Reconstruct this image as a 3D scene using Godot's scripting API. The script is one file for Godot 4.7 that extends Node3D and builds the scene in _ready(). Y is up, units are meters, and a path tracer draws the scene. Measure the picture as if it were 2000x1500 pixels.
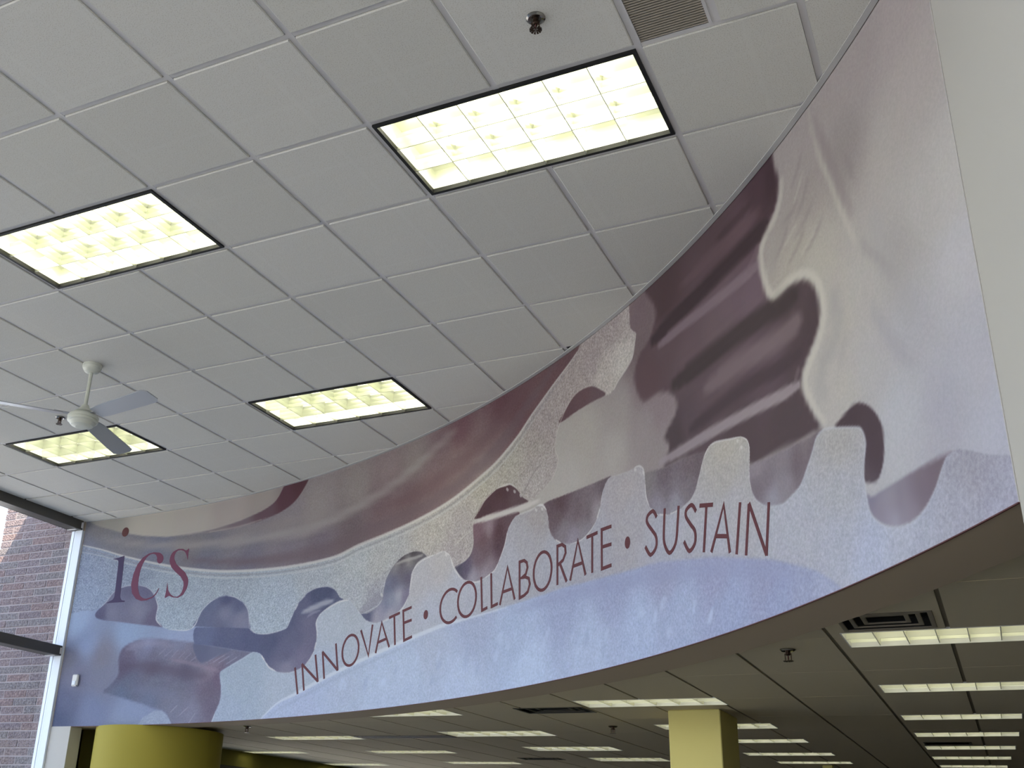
extends Node3D

# ---- the place, in metres: y up, ceiling at CEIL, the picture wall is part of a cylinder round (CX, CZ) ----
const TILE := 0.6096
const CEIL := 4.5
const CX := -5.571792
const CZ := 4.417921
const RAD := 8.905177
const A0 := -0.0380
const A1 := 1.0700
const SOFF := 2.4993
const LOW := 2.53
const WX := -5.92          # inner face of the window wall
const MUR_L := 9866.9      # mural length along the curve, millimetres
const MUR_H := 2000.7
const PW := 4096
const PH := 832
const PK := 0.41513        # picture pixels per millimetre
const PRINT_LIGHT := Vector3(0.98, 1.0, 1.035)   # photo value -> ink value

var used := {}
var M := {}
var print_img: Image
var grain_bytes: PackedByteArray


func _ready() -> void:
	setup_view()
	setup_materials()
	build_shell()
	build_upper_ceiling()
	build_lower_ceiling()
	build_windows()
	build_outside()
	build_mural()
	build_upper_lights()
	build_lower_lights()
	build_fan()
	build_small_things()
	build_columns()


func setup_view() -> void:
	var cam := Camera3D.new()
	cam.name = "camera"
	cam.transform = Transform3D(Basis(Vector3(0.893443, 0.037363, -0.447620), Vector3(0.141614, 0.922281, 0.359643), Vector3(0.426269, -0.384710, 0.818714)), Vector3(2.108582, 1.595911, 3.265645))
	cam.set_frustum(0.05 * 1500.0 / 2086.0185, Vector2(0.05 * 0.068098, 0.05 * 0.01516), 0.05, 200.0)
	cam.keep_aspect = Camera3D.KEEP_HEIGHT
	cam.current = true
	add_child(cam)
	var sm := ProceduralSkyMaterial.new()
	sm.sky_top_color = Color(0.60, 0.73, 0.93)
	sm.sky_horizon_color = Color(0.92, 0.955, 1.0)
	sm.sky_curve = 0.25
	sm.ground_bottom_color = Color(0.45, 0.45, 0.44)
	sm.ground_horizon_color = Color(0.62, 0.64, 0.66)
	sm.energy_multiplier = 4.5
	var sky := Sky.new()
	sky.sky_material = sm
	var e := Environment.new()
	e.background_mode = Environment.BG_SKY
	e.sky = sky
	e.tonemap_mode = Environment.TONE_MAPPER_LINEAR
	e.tonemap_exposure = 1.2
	e.sdfgi_enabled = true
	e.ssao_enabled = true
	e.ssil_enabled = true
	var we := WorldEnvironment.new()
	we.name = "world_environment"
	we.environment = e
	add_child(we)
	var sun := DirectionalLight3D.new()
	sun.name = "sun"
	sun.light_color = Color(1.0, 0.95, 0.86)
	sun.light_energy = 6.0
	sun.light_angular_distance = 0.5
	sun.shadow_enabled = true
	add_child(sun)
	sun.look_at_from_position(Vector3(1.0, 1.82, 0.8), Vector3.ZERO)


# ---------------------------------------------------------------- helpers
func numbered(called: String) -> String:
	used[called] = used.get(called, -1) + 1
	return called if used[called] == 0 else "%s_%03d" % [called, used[called]]


func tag(o: Node, label: String, category := "", group := "", kind := "") -> Node:
	if label: o.set_meta("label", label)
	if category: o.set_meta("category", category)
	if group: o.set_meta("group", group)
	if kind: o.set_meta("kind", kind)
	return o


func thing(called: String, label: String, category: String, at := Vector3.ZERO, group := "") -> Node3D:
	var o := Node3D.new()
	o.name = numbered(called)
	add_child(o)
	o.position = at
	tag(o, label, category, group)
	return o


func put(called: String, mesh: Mesh, mat: Material, parent: Node = null, at := Vector3.ZERO) -> MeshInstance3D:
	var o := MeshInstance3D.new()
	o.mesh = mesh
	o.material_override = mat
	o.position = at
	if parent == null:
		o.name = numbered(called)
		add_child(o)
	else:
		o.name = called
		parent.add_child(o, true)
	return o


func struct(called: String, mesh: Mesh, mat: Material, label: String, at := Vector3.ZERO) -> MeshInstance3D:
	var o := put(called, mesh, mat, null, at)
	tag(o, label, "", "", "structure")
	return o


func tool() -> SurfaceTool:
	var st := SurfaceTool.new()
	st.begin(Mesh.PRIMITIVE_TRIANGLES)
	return st


func done(st: SurfaceTool, smooth := false) -> ArrayMesh:
	st.generate_normals()
	return st.commit()


func tri(st: SurfaceTool, a: Vector3, b: Vector3, c: Vector3) -> void:
	st.set_smooth_group(-1)
	st.add_vertex(a); st.add_vertex(b); st.add_vertex(c)


func quad(st: SurfaceTool, a: Vector3, b: Vector3, c: Vector3, d: Vector3) -> void:
	tri(st, a, b, c)
	tri(st, a, c, d)


# a box from corner lo to corner hi; front faces clockwise
func box(st: SurfaceTool, lo: Vector3, hi: Vector3) -> void:
	var p := []
	for k in 8:
		p.append(Vector3(hi.x if k & 1 else lo.x, hi.y if k & 2 else lo.y, hi.z if k & 4 else lo.z))
	quad(st, p[4], p[6], p[7], p[5])
	quad(st, p[1], p[3], p[2], p[0])
	quad(st, p[5], p[7], p[3], p[1])
	quad(st, p[0], p[2], p[6], p[4])
	quad(st, p[2], p[3], p[7], p[6])
	quad(st, p[0], p[4], p[5], p[1])


func box_mesh(lo: Vector3, hi: Vector3) -> ArrayMesh:
	var st := tool()
	box(st, lo, hi)
	return done(st)


# a box whose edges are cut back by c
func chamfer_box(st: SurfaceTool, lo: Vector3, hi: Vector3, c: float) -> void:
	var m := (lo + hi) / 2.0
	var h := (hi - lo) / 2.0
	var face := func(n: int, s: int) -> Array:
		var u := (n + 1) % 3
		var v := (n + 2) % 3
		var out := []
		for k in [[-1, -1], [1, -1], [1, 1], [-1, 1]]:
			var q := Vector3.ZERO
			q[n] = h[n] * s
			q[u] = (h[u] - c) * k[0]
			q[v] = (h[v] - c) * k[1]
			out.append(m + q)
		return out
	for n in 3:
		for s in [-1, 1]:
			var f: Array = face.call(n, s)
			if s > 0: quad(st, f[3], f[2], f[1], f[0])
			else: quad(st, f[0], f[1], f[2], f[3])
	for n in 3:          # the edges run along n
		var u := (n + 1) % 3
		var v := (n + 2) % 3
		for su in [-1, 1]:
			for sv in [-1, 1]:
				var q := []
				for k in [[-1, 0], [1, 0], [1, 1], [-1, 1]]:
					var w := Vector3.ZERO
					w[n] = (h[n] - c) * k[0]
					w[u] = (h[u] - (c if k[1] else 0.0)) * su
					w[v] = (h[v] - (0.0 if k[1] else c)) * sv
					q.append(m + w)
				if su * sv > 0: quad(st, q[3], q[2], q[1], q[0])
				else: quad(st, q[0], q[1], q[2], q[3])


func chamfer_mesh(lo: Vector3, hi: Vector3, c := 0.004) -> ArrayMesh:
	var st := tool()
	chamfer_box(st, lo, hi, c)
	return done(st)


# a turned shape round the y axis; profile of (radius, y) from top to bottom
func lathe(profile: Array, n := 24, smooth := true) -> ArrayMesh:
	var st := tool()
	for i in n:
		var a := TAU * i / n
		var b := TAU * (i + 1) / n
		for k in profile.size() - 1:
			var p: Vector2 = profile[k]
			var q: Vector2 = profile[k + 1]
			var pa := Vector3(p.x * cos(a), p.y, p.x * sin(a))
			var pb := Vector3(p.x * cos(b), p.y, p.x * sin(b))
			var qa := Vector3(q.x * cos(a), q.y, q.x * sin(a))
			var qb := Vector3(q.x * cos(b), q.y, q.x * sin(b))
			st.set_smooth_group(k if smooth else -1)
			for v in ([pa, pb, qb, pa, qb, qa] if p.x > 0.0001 and q.x > 0.0001 else ([pa, qb, qa] if p.x <= 0.0001 else [pa, pb, qa])):
				st.add_vertex(v)
	st.generate_normals()
	return st.commit()


# an upright prism over an outline on the floor plan
func prism(outline: PackedVector2Array, y0: float, y1: float) -> ArrayMesh:
	var st := tool()
	var poly := outline
	if Geometry2D.is_polygon_clockwise(poly):
		poly = poly.duplicate()
		poly.reverse()
	var ids := Geometry2D.triangulate_polygon(poly)
	for k in range(0, ids.size(), 3):
		var a := poly[ids[k]]
		var b := poly[ids[k + 1]]
		var c := poly[ids[k + 2]]
		if (b - a).cross(c - a) < 0.0:
			var t := b
			b = c
			c = t
		# counter-clockwise in (x, z) with z down the page reads clockwise from above
		tri(st, Vector3(a.x, y1, a.y), Vector3(b.x, y1, b.y), Vector3(c.x, y1, c.y))
		tri(st, Vector3(a.x, y0, a.y), Vector3(c.x, y0, c.y), Vector3(b.x, y0, b.y))
	for k in poly.size():
		var a := poly[k]
		var b := poly[(k + 1) % poly.size()]
		quad(st, Vector3(a.x, y0, a.y), Vector3(b.x, y0, b.y), Vector3(b.x, y1, b.y), Vector3(a.x, y1, a.y))
	return done(st)


func on_curve(a: float, y: float, r := RAD) -> Vector3:
	return Vector3(CX + r * sin(a), y, CZ - r * cos(a))


# a point of the mural: millimetres along the curve and up from its lower edge
func mural_point(s: float, h: float, off: float) -> Vector3:
	return on_curve(A0 + s / 1000.0 / RAD, SOFF + h / 1000.0, RAD - off)


func arc_plan(r: float, a0: float, a1: float, n: int) -> PackedVector2Array:
	var out := PackedVector2Array()
	for k in n + 1:
		var p := on_curve(lerpf(a0, a1, float(k) / n), 0.0, r)
		out.append(Vector2(p.x, p.z))
	return out


# a curved bar between two radii
func arc_bar(r0: float, r1: float, y0: float, y1: float, a0: float, a1: float, n: int) -> ArrayMesh:
	var st := tool()
	for k in n:
		var a := lerpf(a0, a1, float(k) / n)
		var b := lerpf(a0, a1, float(k + 1) / n)
		var p := [on_curve(a, y0, r0), on_curve(b, y0, r0), on_curve(b, y1, r0), on_curve(a, y1, r0), on_curve(a, y0, r1), on_curve(b, y0, r1), on_curve(b, y1, r1), on_curve(a, y1, r1)]
		quad(st, p[3], p[2], p[1], p[0])
		quad(st, p[4], p[5], p[6], p[7])
		quad(st, p[0], p[1], p[5], p[4])
		quad(st, p[7], p[6], p[2], p[3])
		if k == 0: quad(st, p[0], p[4], p[7], p[3])
		if k == n - 1: quad(st, p[2], p[6], p[5], p[1])
	return done(st)


func mat(c: Color, rough := 0.6, metal := 0.0) -> StandardMaterial3D:
	var m := StandardMaterial3D.new()
	m.albedo_color = c
	m.roughness = rough
	m.metallic = metal
	return m


func speckle(seed_: int, freq: float, stops: Array, size := 512) -> NoiseTexture2D:
	var n := FastNoiseLite.new()
	n.seed = seed_
	n.frequency = freq
	n.noise_type = FastNoiseLite.TYPE_SIMPLEX_SMOOTH
	n.fractal_octaves = 3
	var t := NoiseTexture2D.new()
	t.width = size
	t.height = size
	t.seamless = true
	t.noise = n
	var g := Gradient.new()
	g.offsets = PackedFloat32Array(stops.map(func(s): return s[0]))
	g.colors = PackedColorArray(stops.map(func(s): return s[1]))
	t.color_ramp = g
	return t


func setup_materials() -> void:
	var pits := speckle(3, 0.14, [[0.0, Color(0.84, 0.83, 0.81)], [0.26, Color(0.90, 0.89, 0.87)], [0.36, Color(1, 1, 1)], [1.0, Color(1, 1, 1)]])
	for k in 3:
		var m := mat([Color(0.82, 0.815, 0.785), Color(0.808, 0.803, 0.775), Color(0.83, 0.825, 0.80)][k], 0.9)
		m.albedo_texture = pits
		m.uv1_triplanar = true
		m.uv1_world_triplanar = true
		m.uv1_scale = Vector3(2.2, 2.2, 2.2)
		M["tile%d" % k] = m
	M.tee = mat(Color(0.80, 0.79, 0.79), 0.45)
	M.white = mat(Color(0.86, 0.86, 0.85), 0.7)
	M.wall = mat(Color(0.735, 0.725, 0.695), 0.85)
	M.soffit = mat(Color(0.66, 0.60, 0.52), 0.85)
	M.black = mat(Color(0.05, 0.05, 0.05), 0.6)
	M.bead = mat(Color(0.33, 0.15, 0.15), 0.6)
	M.floor = mat(Color(0.62, 0.60, 0.57), 0.7)
	M.low = mat(Color(0.74, 0.70, 0.60), 0.9)
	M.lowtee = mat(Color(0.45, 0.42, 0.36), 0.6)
	M.dark_metal = mat(Color(0.33, 0.32, 0.30), 0.42, 0.3)
	M.jamb = mat(Color(0.88, 0.91, 0.94), 0.4)
	M.chrome = mat(Color(0.55, 0.54, 0.52), 0.18, 1.0)
	M.brass = mat(Color(0.30, 0.24, 0.20), 0.35, 0.9)
	M.fan = mat(Color(0.80, 0.81, 0.76), 0.35)
	M.paddle = mat(Color(0.62, 0.63, 0.65), 0.3)
	M.angle = mat(Color(0.74, 0.74, 0.73), 0.4)
	M.dark_floor = mat(Color(0.30, 0.27, 0.23), 0.95)  # unseen floor made dark so less light bounces to the low ceiling
	M.yellow = mat(Color(0.91, 0.86, 0.55), 0.8)
	M.ochre = mat(Color(0.62, 0.57, 0.20), 0.8)
	M.olive = mat(Color(0.55, 0.52, 0.24), 0.85)
	M.louver = mat(Color(0.875, 0.885, 0.82), 0.28, 0.85)
	M.louver_white = mat(Color(0.93, 0.93, 0.86), 0.5)
	M.housing = mat(Color(0.94, 0.945, 0.89), 0.4, 0.5)
	M.lettering = mat(Color(0.37, 0.21, 0.23), 0.55)
	M.letter_blue = mat(Color(0.27, 0.23, 0.34), 0.55)
	M.letter_rose = mat(Color(0.43, 0.25, 0.33), 0.55)
	M.grille = mat(Color(0.55, 0.52, 0.47), 0.5, 0.2)
	M.concrete = mat(Color(0.72, 0.71, 0.69), 0.9)
	var t := mat(Color(1, 1, 0.95), 0.5)
	t.emission_enabled = true
	t.emission = Color(1.0, 0.99, 0.90)
	t.emission_energy_multiplier = 4.0
	M.tube = t
	var t2 := t.duplicate()
	t2.emission_energy_multiplier = 1.4
	M.tube_low = t2
	for k in ["lettering", "letter_blue", "letter_rose"]: M[k].metallic_specular = 0.25
	var g := mat(Color(0.10, 0.12, 0.13, 0.16), 0.02)
	g.transparency = BaseMaterial3D.TRANSPARENCY_ALPHA
	M.glass = g
	var gt := mat(Color(0.10, 0.12, 0.13, 0.30), 0.02)
	gt.transparency = BaseMaterial3D.TRANSPARENCY_ALPHA
	M.tinted = gt
	var rough_n := speckle(11, 0.05, [[0.0, Color(0, 0, 0)], [1.0, Color(1, 1, 1)]], 256)
	for k in 4:
		var b := mat([Color(0.57, 0.51, 0.50), Color(0.54, 0.49, 0.49), Color(0.58, 0.50, 0.48), Color(0.55, 0.52, 0.51)][k], 0.9)
		b.albedo_texture = speckle(20 + k, 0.03, [[0.2, Color(0.78, 0.76, 0.76)], [0.8, Color(1, 1, 1)]], 256)
		b.heightmap_enabled = true
		b.heightmap_texture = rough_n
		b.heightmap_scale = 1.2
		b.uv1_triplanar = true
		b.uv1_world_triplanar = true
		b.uv1_scale = Vector3(4, 4, 4)
		M["brick%d" % k] = b
	M.mortar = mat(Color(0.60, 0.56, 0.55), 0.95)


# ---------------------------------------------------------------- the shell
func room_plan(r := RAD) -> PackedVector2Array:
	var out := arc_plan(r, A0, A1, 96)
	var c := on_curve(A1, 0.0)
	var t := (9.0 - c.z) / 0.987
	out.append(Vector2(c.x + 0.16 * t, 9.0))
	out.append(Vector2(WX, 9.0))
	return out


func build_shell() -> void:
	struct("floor", box_mesh(Vector3(-6.2, -0.2, -4.3), Vector3(9.0, 0.0, 9.2)), M.floor, "grey floor of the tall room")
	struct("floor", box_mesh(Vector3(-6.2, -0.2, -14.2), Vector3(9.2, 0.0, -4.3)), M.dark_floor, "unseen floor of the low room, darkened to cut bounced light")
	struct("wall_front", arc_bar(RAD, RAD + 0.30, SOFF, CEIL + 0.3, A0 - 0.004, A1 + 0.004, 120), M.soffit, "curved drywall header that carries the printed mural")
	var c := on_curve(A1, 0.0)
	var d := Vector2(0.16, 0.987).normalized()
	var n := Vector2(d.y, -d.x)
	var a := Vector2(c.x, c.z)
	var b := a + d * 9.2
	struct("wall_right", prism(PackedVector2Array([a, b, b + n * 0.2, a + n * 0.2]), 0.0, CEIL + 0.3), M.wall, "plain white wall to the right of the mural")
	struct("wall_left", box_mesh(Vector3(-6.2, CEIL + 0.02, -4.9), Vector3(WX, 5.75, 9.2)), M.white, "parapet above the window wall")
	struct("wall_left", box_mesh(Vector3(-6.12, 0.0, -6.7), Vector3(WX, 2.75, -4.62)), M.olive, "olive wall behind the round column")
	struct("wall_left", box_mesh(Vector3(-6.12, 2.36, -14.0), Vector3(WX, 2.75, -6.7)), M.olive, "band above the far windows")
	struct("wall_left", box_mesh(Vector3(-6.12, 0.0, -14.0), Vector3(WX, 0.9, -6.7)), M.olive, "sill wall under the far windows")
	struct("wall_rear", box_mesh(Vector3(-6.2, 0.0, -14.2), Vector3(9.0, 2.75, -14.0)), M.olive, "far wall of the low part of the shop")
	struct("wall_side", box_mesh(Vector3(9.0, 0.0, -14.2), Vector3(9.2, 2.75, 1.2)), M.olive, "side wall of the low part of the shop")
	struct("wall_side", box_mesh(Vector3(2.62, 0.0, 1.0), Vector3(9.0, 2.75, 1.2)), M.olive, "side wall behind the white wall")
	struct("wall_left", box_mesh(Vector3(WX + 0.002, 0.0, -4.62), Vector3(-5.668, SOFF - 0.0005, -4.475)), M.wall, "white pier under the left end of the mural")
	struct("wall_back", box_mesh(Vector3(-6.2, CEIL - 0.3, 9.0), Vector3(5.0, 6.0, 9.2)), M.white, "wall above the back windows")
	struct("wall_back", box_mesh(Vector3(-6.2, 0.0, 9.0), Vector3(5.0, 0.3, 9.2)), M.white, "low wall under the back windows")
	# wall angle where the ceiling meets the mural
	struct("trim_1", arc_bar(RAD - 0.034, RAD - 0.008, CEIL - 0.003, CEIL + 0.004, A0, A1, 120), M.angle, "curved metal wall angle along the top of the mural")


func in_region(poly: PackedVector2Array, x0: float, z0: float, x1: float, z1: float) -> Array:
	var rect := PackedVector2Array([Vector2(x0, z0), Vector2(x1, z0), Vector2(x1, z1), Vector2(x0, z1)])
	return Geometry2D.intersect_polygons(rect, poly)


func area_of(p: PackedVector2Array) -> float:
	var s := 0.0
	for k in p.size():
		s += p[k].cross(p[(k + 1) % p.size()])
	return absf(s) / 2.0


func cut_lines(a: Vector2, b: Vector2, inside: PackedVector2Array, outside: Array) -> Array:
	var parts := Geometry2D.intersect_polyline_with_polygon(PackedVector2Array([a, b]), inside)
	for hole in outside:
		var left: Array[PackedVector2Array] = []
		for p in parts:
			left.append_array(Geometry2D.clip_polyline_with_polygon(p, hole))
		parts = left
	return parts


func light_cells() -> Array:
	return [[0, 0], [-4, 0], [-4, 4], [-8, 4], [-8, 0], [-8, -4], [-4, -4], [0, -4]]


func build_upper_ceiling() -> void:
	var root := Node3D.new()
	root.name = numbered("ceiling")
	add_child(root)
	tag(root, "suspended ceiling of square grey tiles above the curved mural", "", "", "structure")
	var plan := room_plan(RAD - 0.012)
	put("slab", prism(room_plan(RAD + 0.05), CEIL + 0.17, CEIL + 0.3), M.white, root)
	var taken := {}
	for c in light_cells():
		taken[Vector2i(c[0], c[1])] = true
		taken[Vector2i(c[0] + 1, c[1])] = true
	var whole := chamfer_mesh(Vector3(-TILE / 2 + 0.014, 0, -TILE / 2 + 0.014), Vector3(TILE / 2 - 0.014, 0.02, TILE / 2 - 0.014), 0.004)
	var rng := RandomNumberGenerator.new()
	rng.seed = 7
	for v in range(-8, 8):
		for u in range(-10, 8):
			var pick := rng.randi() % 3
			if taken.has(Vector2i(u, v)): continue
			var x0 := u * TILE + 0.014
			var x1 := (u + 1) * TILE - 0.014
			var z0 := -(v + 1) * TILE + 0.014
			var z1 := -v * TILE - 0.014
			if u == 2 and v == -1: x0 = 1.545      # a narrow return grille takes the left half of this bay
			for poly in in_region(plan, x0, z0, x1, z1):
				var area := area_of(poly)
				if area < 0.002: continue
				var m: Material = M["tile%d" % pick]
				if area > 0.3375 and poly.size() == 4:
					put("ceiling_tile", whole, m, root, Vector3((x0 + x1) / 2, CEIL, (z0 + z1) / 2))
				else:
					put("ceiling_tile", prism(poly, CEIL, CEIL + 0.02), m, root)
	for poly in in_region(plan, WX, 8 * TILE + 0.014, 6.0, 9.0):
		put("ceiling_panel", prism(poly, CEIL, CEIL + 0.02), M.tile0, root)
	# the tees the tiles hang in
	var openings := []
	for c in light_cells():
		var ox: float = c[0] * TILE
		var oz: float = -(c[1] + 1) * TILE
		openings.append(PackedVector2Array([Vector2(ox + 0.013, oz + 0.013), Vector2(ox + 2 * TILE - 0.013, oz + 0.013), Vector2(ox + 2 * TILE - 0.013, oz + TILE - 0.013), Vector2(ox + 0.013, oz + TILE - 0.013)]))
	var low := CEIL + 0.0075
	for u in range(-9, 8):
		for line in cut_lines(Vector2(u * TILE, -6.0), Vector2(u * TILE, 8 * TILE), plan, openings):
			var z0: float = minf(line[0].y, line[line.size() - 1].y)
			var z1: float = maxf(line[0].y, line[line.size() - 1].y)
			put("main_tee", box_mesh(Vector3(u * TILE - 0.013, low, z0), Vector3(u * TILE + 0.013, low + 0.03, z1)), M.tee, root)
	for v in range(-8, 9):
		for line in cut_lines(Vector2(WX, -v * TILE), Vector2(6.0, -v * TILE), plan, openings):
			var x0: float = minf(line[0].x, line[line.size() - 1].x)
			var x1: float = maxf(line[0].x, line[line.size() - 1].x)
			put("cross_tee", box_mesh(Vector3(x0, low + 0.0008, -v * TILE - 0.012), Vector3(x1, low + 0.03, -v * TILE + 0.012)), M.tee, root)
	put("cross_tee", box_mesh(Vector3(1.512, low, 0.0), Vector3(1.545, low + 0.03, TILE)), M.tee, root)


func low_lights() -> Array:      # left, right, back, front edges of each fitting under the low ceiling, and what tells it apart
	return [
		[1.53, 2.30, -2.14, -1.77, "long louvered light nearest under the right end of the mural, beside the square air diffuser"],
		[1.52, 2.27, -3.71, -3.39, "louvered light in the right row, second from the mural"],
		[1.51, 2.25, -5.12, -4.84, "louvered light in the right row, third from the mural"],
		[1.505, 2.23, -6.27, -5.98, "louvered light in the right row, fourth from the mural, before a flat dark vent"],
		[1.505, 2.20, -7.37, -7.06, "louvered light in the right row, fifth from the mural, just behind a flat dark vent"],
		[1.495, 2.16, -8.38, -8.08, "louvered light in the right row, sixth from the mural"],
		[1.50, 2.12, -9.36, -9.08, "farthest louvered light in the right row, at the bottom edge of the picture"],
		[-0.45, 0.52, -4.11, -3.76, "louvered light touching the top of the square yellow column"],
		[-0.31, 0.58, -5.57, -5.22, "louvered light whose ends show on both sides of the square yellow column"],
		[-0.25, 0.63, -6.69, -6.40, "louvered light half hidden behind the square yellow column, second behind it"],
		[-0.15, 0.67, -7.97, -7.68, "louvered light right of the square yellow column, third behind it"],
		[-0.02, 0.71, -8.94, -8.68, "farthest louvered light right of the square yellow column, above the thin yellow post"],
		[-2.44, -1.57, -4.42, -4.06, "louvered light cut by the lower edge of the mural, nearest in the middle"],
		[-4.42, -3.45, -6.16, -5.84, "louvered light at the left end of the long dark slot"],
		[-2.38, -1.39, -5.98, -5.56, "louvered light at the right end of the long dark slot"],
		[-4.19, -3.19, -7.69, -7.38, "louvered light behind the long dark slot, towards the left"],
		[-2.16, -1.25, -7.42, -7.00, "louvered light behind the long dark slot, towards the square yellow column"],
		[-1.92, -1.11, -8.68, -8.26, "far louvered light beside a small flat vent, left of the square yellow column"],
		[-5.88, -5.02, -9.48, -9.18, "far louvered light by the side windows, at the bottom edge of the picture"],
		[-3.95, -3.02, -9.14, -8.84, "far louvered light at the bottom edge, left of a small flat vent"],
		[-5.88, -5.10, -7.68, -7.44, "louvered light just right of the big round column"],
	]


func low_vents() -> Array:      # left, right, back, front, label
	return [
		[1.555, 1.93, -1.735, -1.38, "square stepped air diffuser in front of the nearest light of the right row"],
		[-1.02, -0.49, -4.40, -4.08, "flat dark air diffuser left of the light over the square yellow column"],
		[-3.42, -2.42, -6.06, -5.86, "long dark slot between two lights of one row"],
		[-2.75, -2.26, -8.52, -8.28, "small flat dark vent far back in the middle of the low ceiling"],
		[1.52, 1.88, -6.96, -6.72, "flat dark vent in the right row between two lights"],
	]


func build_lower_ceiling() -> void:
	var root := Node3D.new()
	root.name = numbered("ceiling")
	add_child(root)
	tag(root, "low ceiling of the shop behind and under the curved header", "", "", "structure")
	var keep := room_plan(RAD + 0.29)
	var rect := PackedVector2Array([Vector2(-6.1, -14.0), Vector2(9.0, -14.0), Vector2(9.0, 1.1), Vector2(-6.1, 1.1)])
	# what lies outside the tall room
	var outer := arc_plan(RAD + 0.29, A0 - 0.03, A1 + 0.02, 96)
	var plan := PackedVector2Array(outer)
	plan.append(Vector2(2.62, 1.05))
	plan.append_array(PackedVector2Array([Vector2(9.0, 1.05), Vector2(9.0, -14.0), Vector2(WX, -14.0), Vector2(WX, outer[0].y)]))
	put("slab", prism(plan, LOW + 0.13, LOW + 0.23), M.low, root)
	var holes := []
	for l in low_lights() + low_vents():
		holes.append(PackedVector2Array([Vector2(l[0], l[2]), Vector2(l[1], l[2]), Vector2(l[1], l[3]), Vector2(l[0], l[3])]))
	var step := 0.4877
	for k in range(-16, 17):
		var x0 := 1.48 + k * step
		var rows := []
		var z := 1.05
		while z > -5.5:
			rows.append([z - 0.9754, z])
			z -= 0.9754
		rows.append([-14.0, z])
		for row in rows:
			if k > 2 and row[1] < 0.9: continue
			var pieces := in_region(plan, maxf(x0 + 0.009, WX), row[0] + 0.002, minf(x0 + step - 0.009, 9.0), row[1] - 0.002)
			for hole in holes:
				var left := []
				for p in pieces:
					left.append_array(Geometry2D.clip_polygons(p, hole))
				pieces = left
			for p in pieces:
				if area_of(p) > 0.0015:
					put("ceiling_panel", prism(p, LOW, LOW + 0.015), M.low, root)
		for p in cut_lines(Vector2(x0, -14.0), Vector2(x0, 1.0), plan, holes):
			var za: float = minf(p[0].y, p[p.size() - 1].y)
			var zb: float = maxf(p[0].y, p[p.size() - 1].y)
			put("main_tee", box_mesh(Vector3(x0 - 0.012, LOW + 0.006, za), Vector3(x0 + 0.012, LOW + 0.03, zb)), M.lowtee, root)
	if true:
		put("ceiling_panel", prism(PackedVector2Array([Vector2(2.95, 1.05), Vector2(9.0, 1.05), Vector2(9.0, -14.0), Vector2(2.95, -14.0)]), LOW + 0.002, LOW + 0.014), M.low, root)


# ---------------------------------------------------------------- windows and what is outside
func bars(root: Node3D, along_z: bool, where: float, from: float, to: float, uprights: Array, rails: Array) -> void:
	# rails: [bottom, top]; uprights: positions along the wall
	for r in rails:
		var lo := Vector3(where - 0.15, r[0], from) if along_z else Vector3(from, r[0], where)
		var hi := Vector3(where, r[1], to) if along_z else Vector3(to, r[1], where + 0.15)
		put("rail", chamfer_mesh(lo, hi, 0.004), M.dark_metal, root)
	var cuts := [from] + uprights + [to]
	for k in uprights:
		for j in rails.size() - 1:
			var lo := Vector3(where - 0.14, rails[j][1], k - 0.03) if along_z else Vector3(k - 0.03, rails[j][1], where)
			var hi := Vector3(where - 0.005, rails[j + 1][0], k + 0.03) if along_z else Vector3(k + 0.03, rails[j + 1][0], where + 0.14)
			put("mullion", chamfer_mesh(lo, hi, 0.004), M.dark_metal, root)
	for i in cuts.size() - 1:
		for j in rails.size() - 1:
			var a: float = cuts[i] + (0.03 if i > 0 else 0.0)
			var b: float = cuts[i + 1] - (0.03 if i < cuts.size() - 2 else 0.0)
			var st := tool()
			if along_z: quad(st, Vector3(where - 0.11, rails[j][1], a), Vector3(where - 0.11, rails[j + 1][0], a), Vector3(where - 0.11, rails[j + 1][0], b), Vector3(where - 0.11, rails[j][1], b))
			else: quad(st, Vector3(a, rails[j][1], where + 0.1), Vector3(a, rails[j + 1][0], where + 0.1), Vector3(b, rails[j + 1][0], where + 0.1), Vector3(b, rails[j][1], where + 0.1))
			put("pane", done(st), M.tinted if along_z else M.glass, root)


func window(label: String) -> Node3D:
	var root := Node3D.new()
	root.name = "window_%d" % (used.get("window", 0) + 1)
	used["window"] = used.get("window", 0) + 1
	add_child(root)
	tag(root, label, "", "", "structure")
	return root


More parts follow.
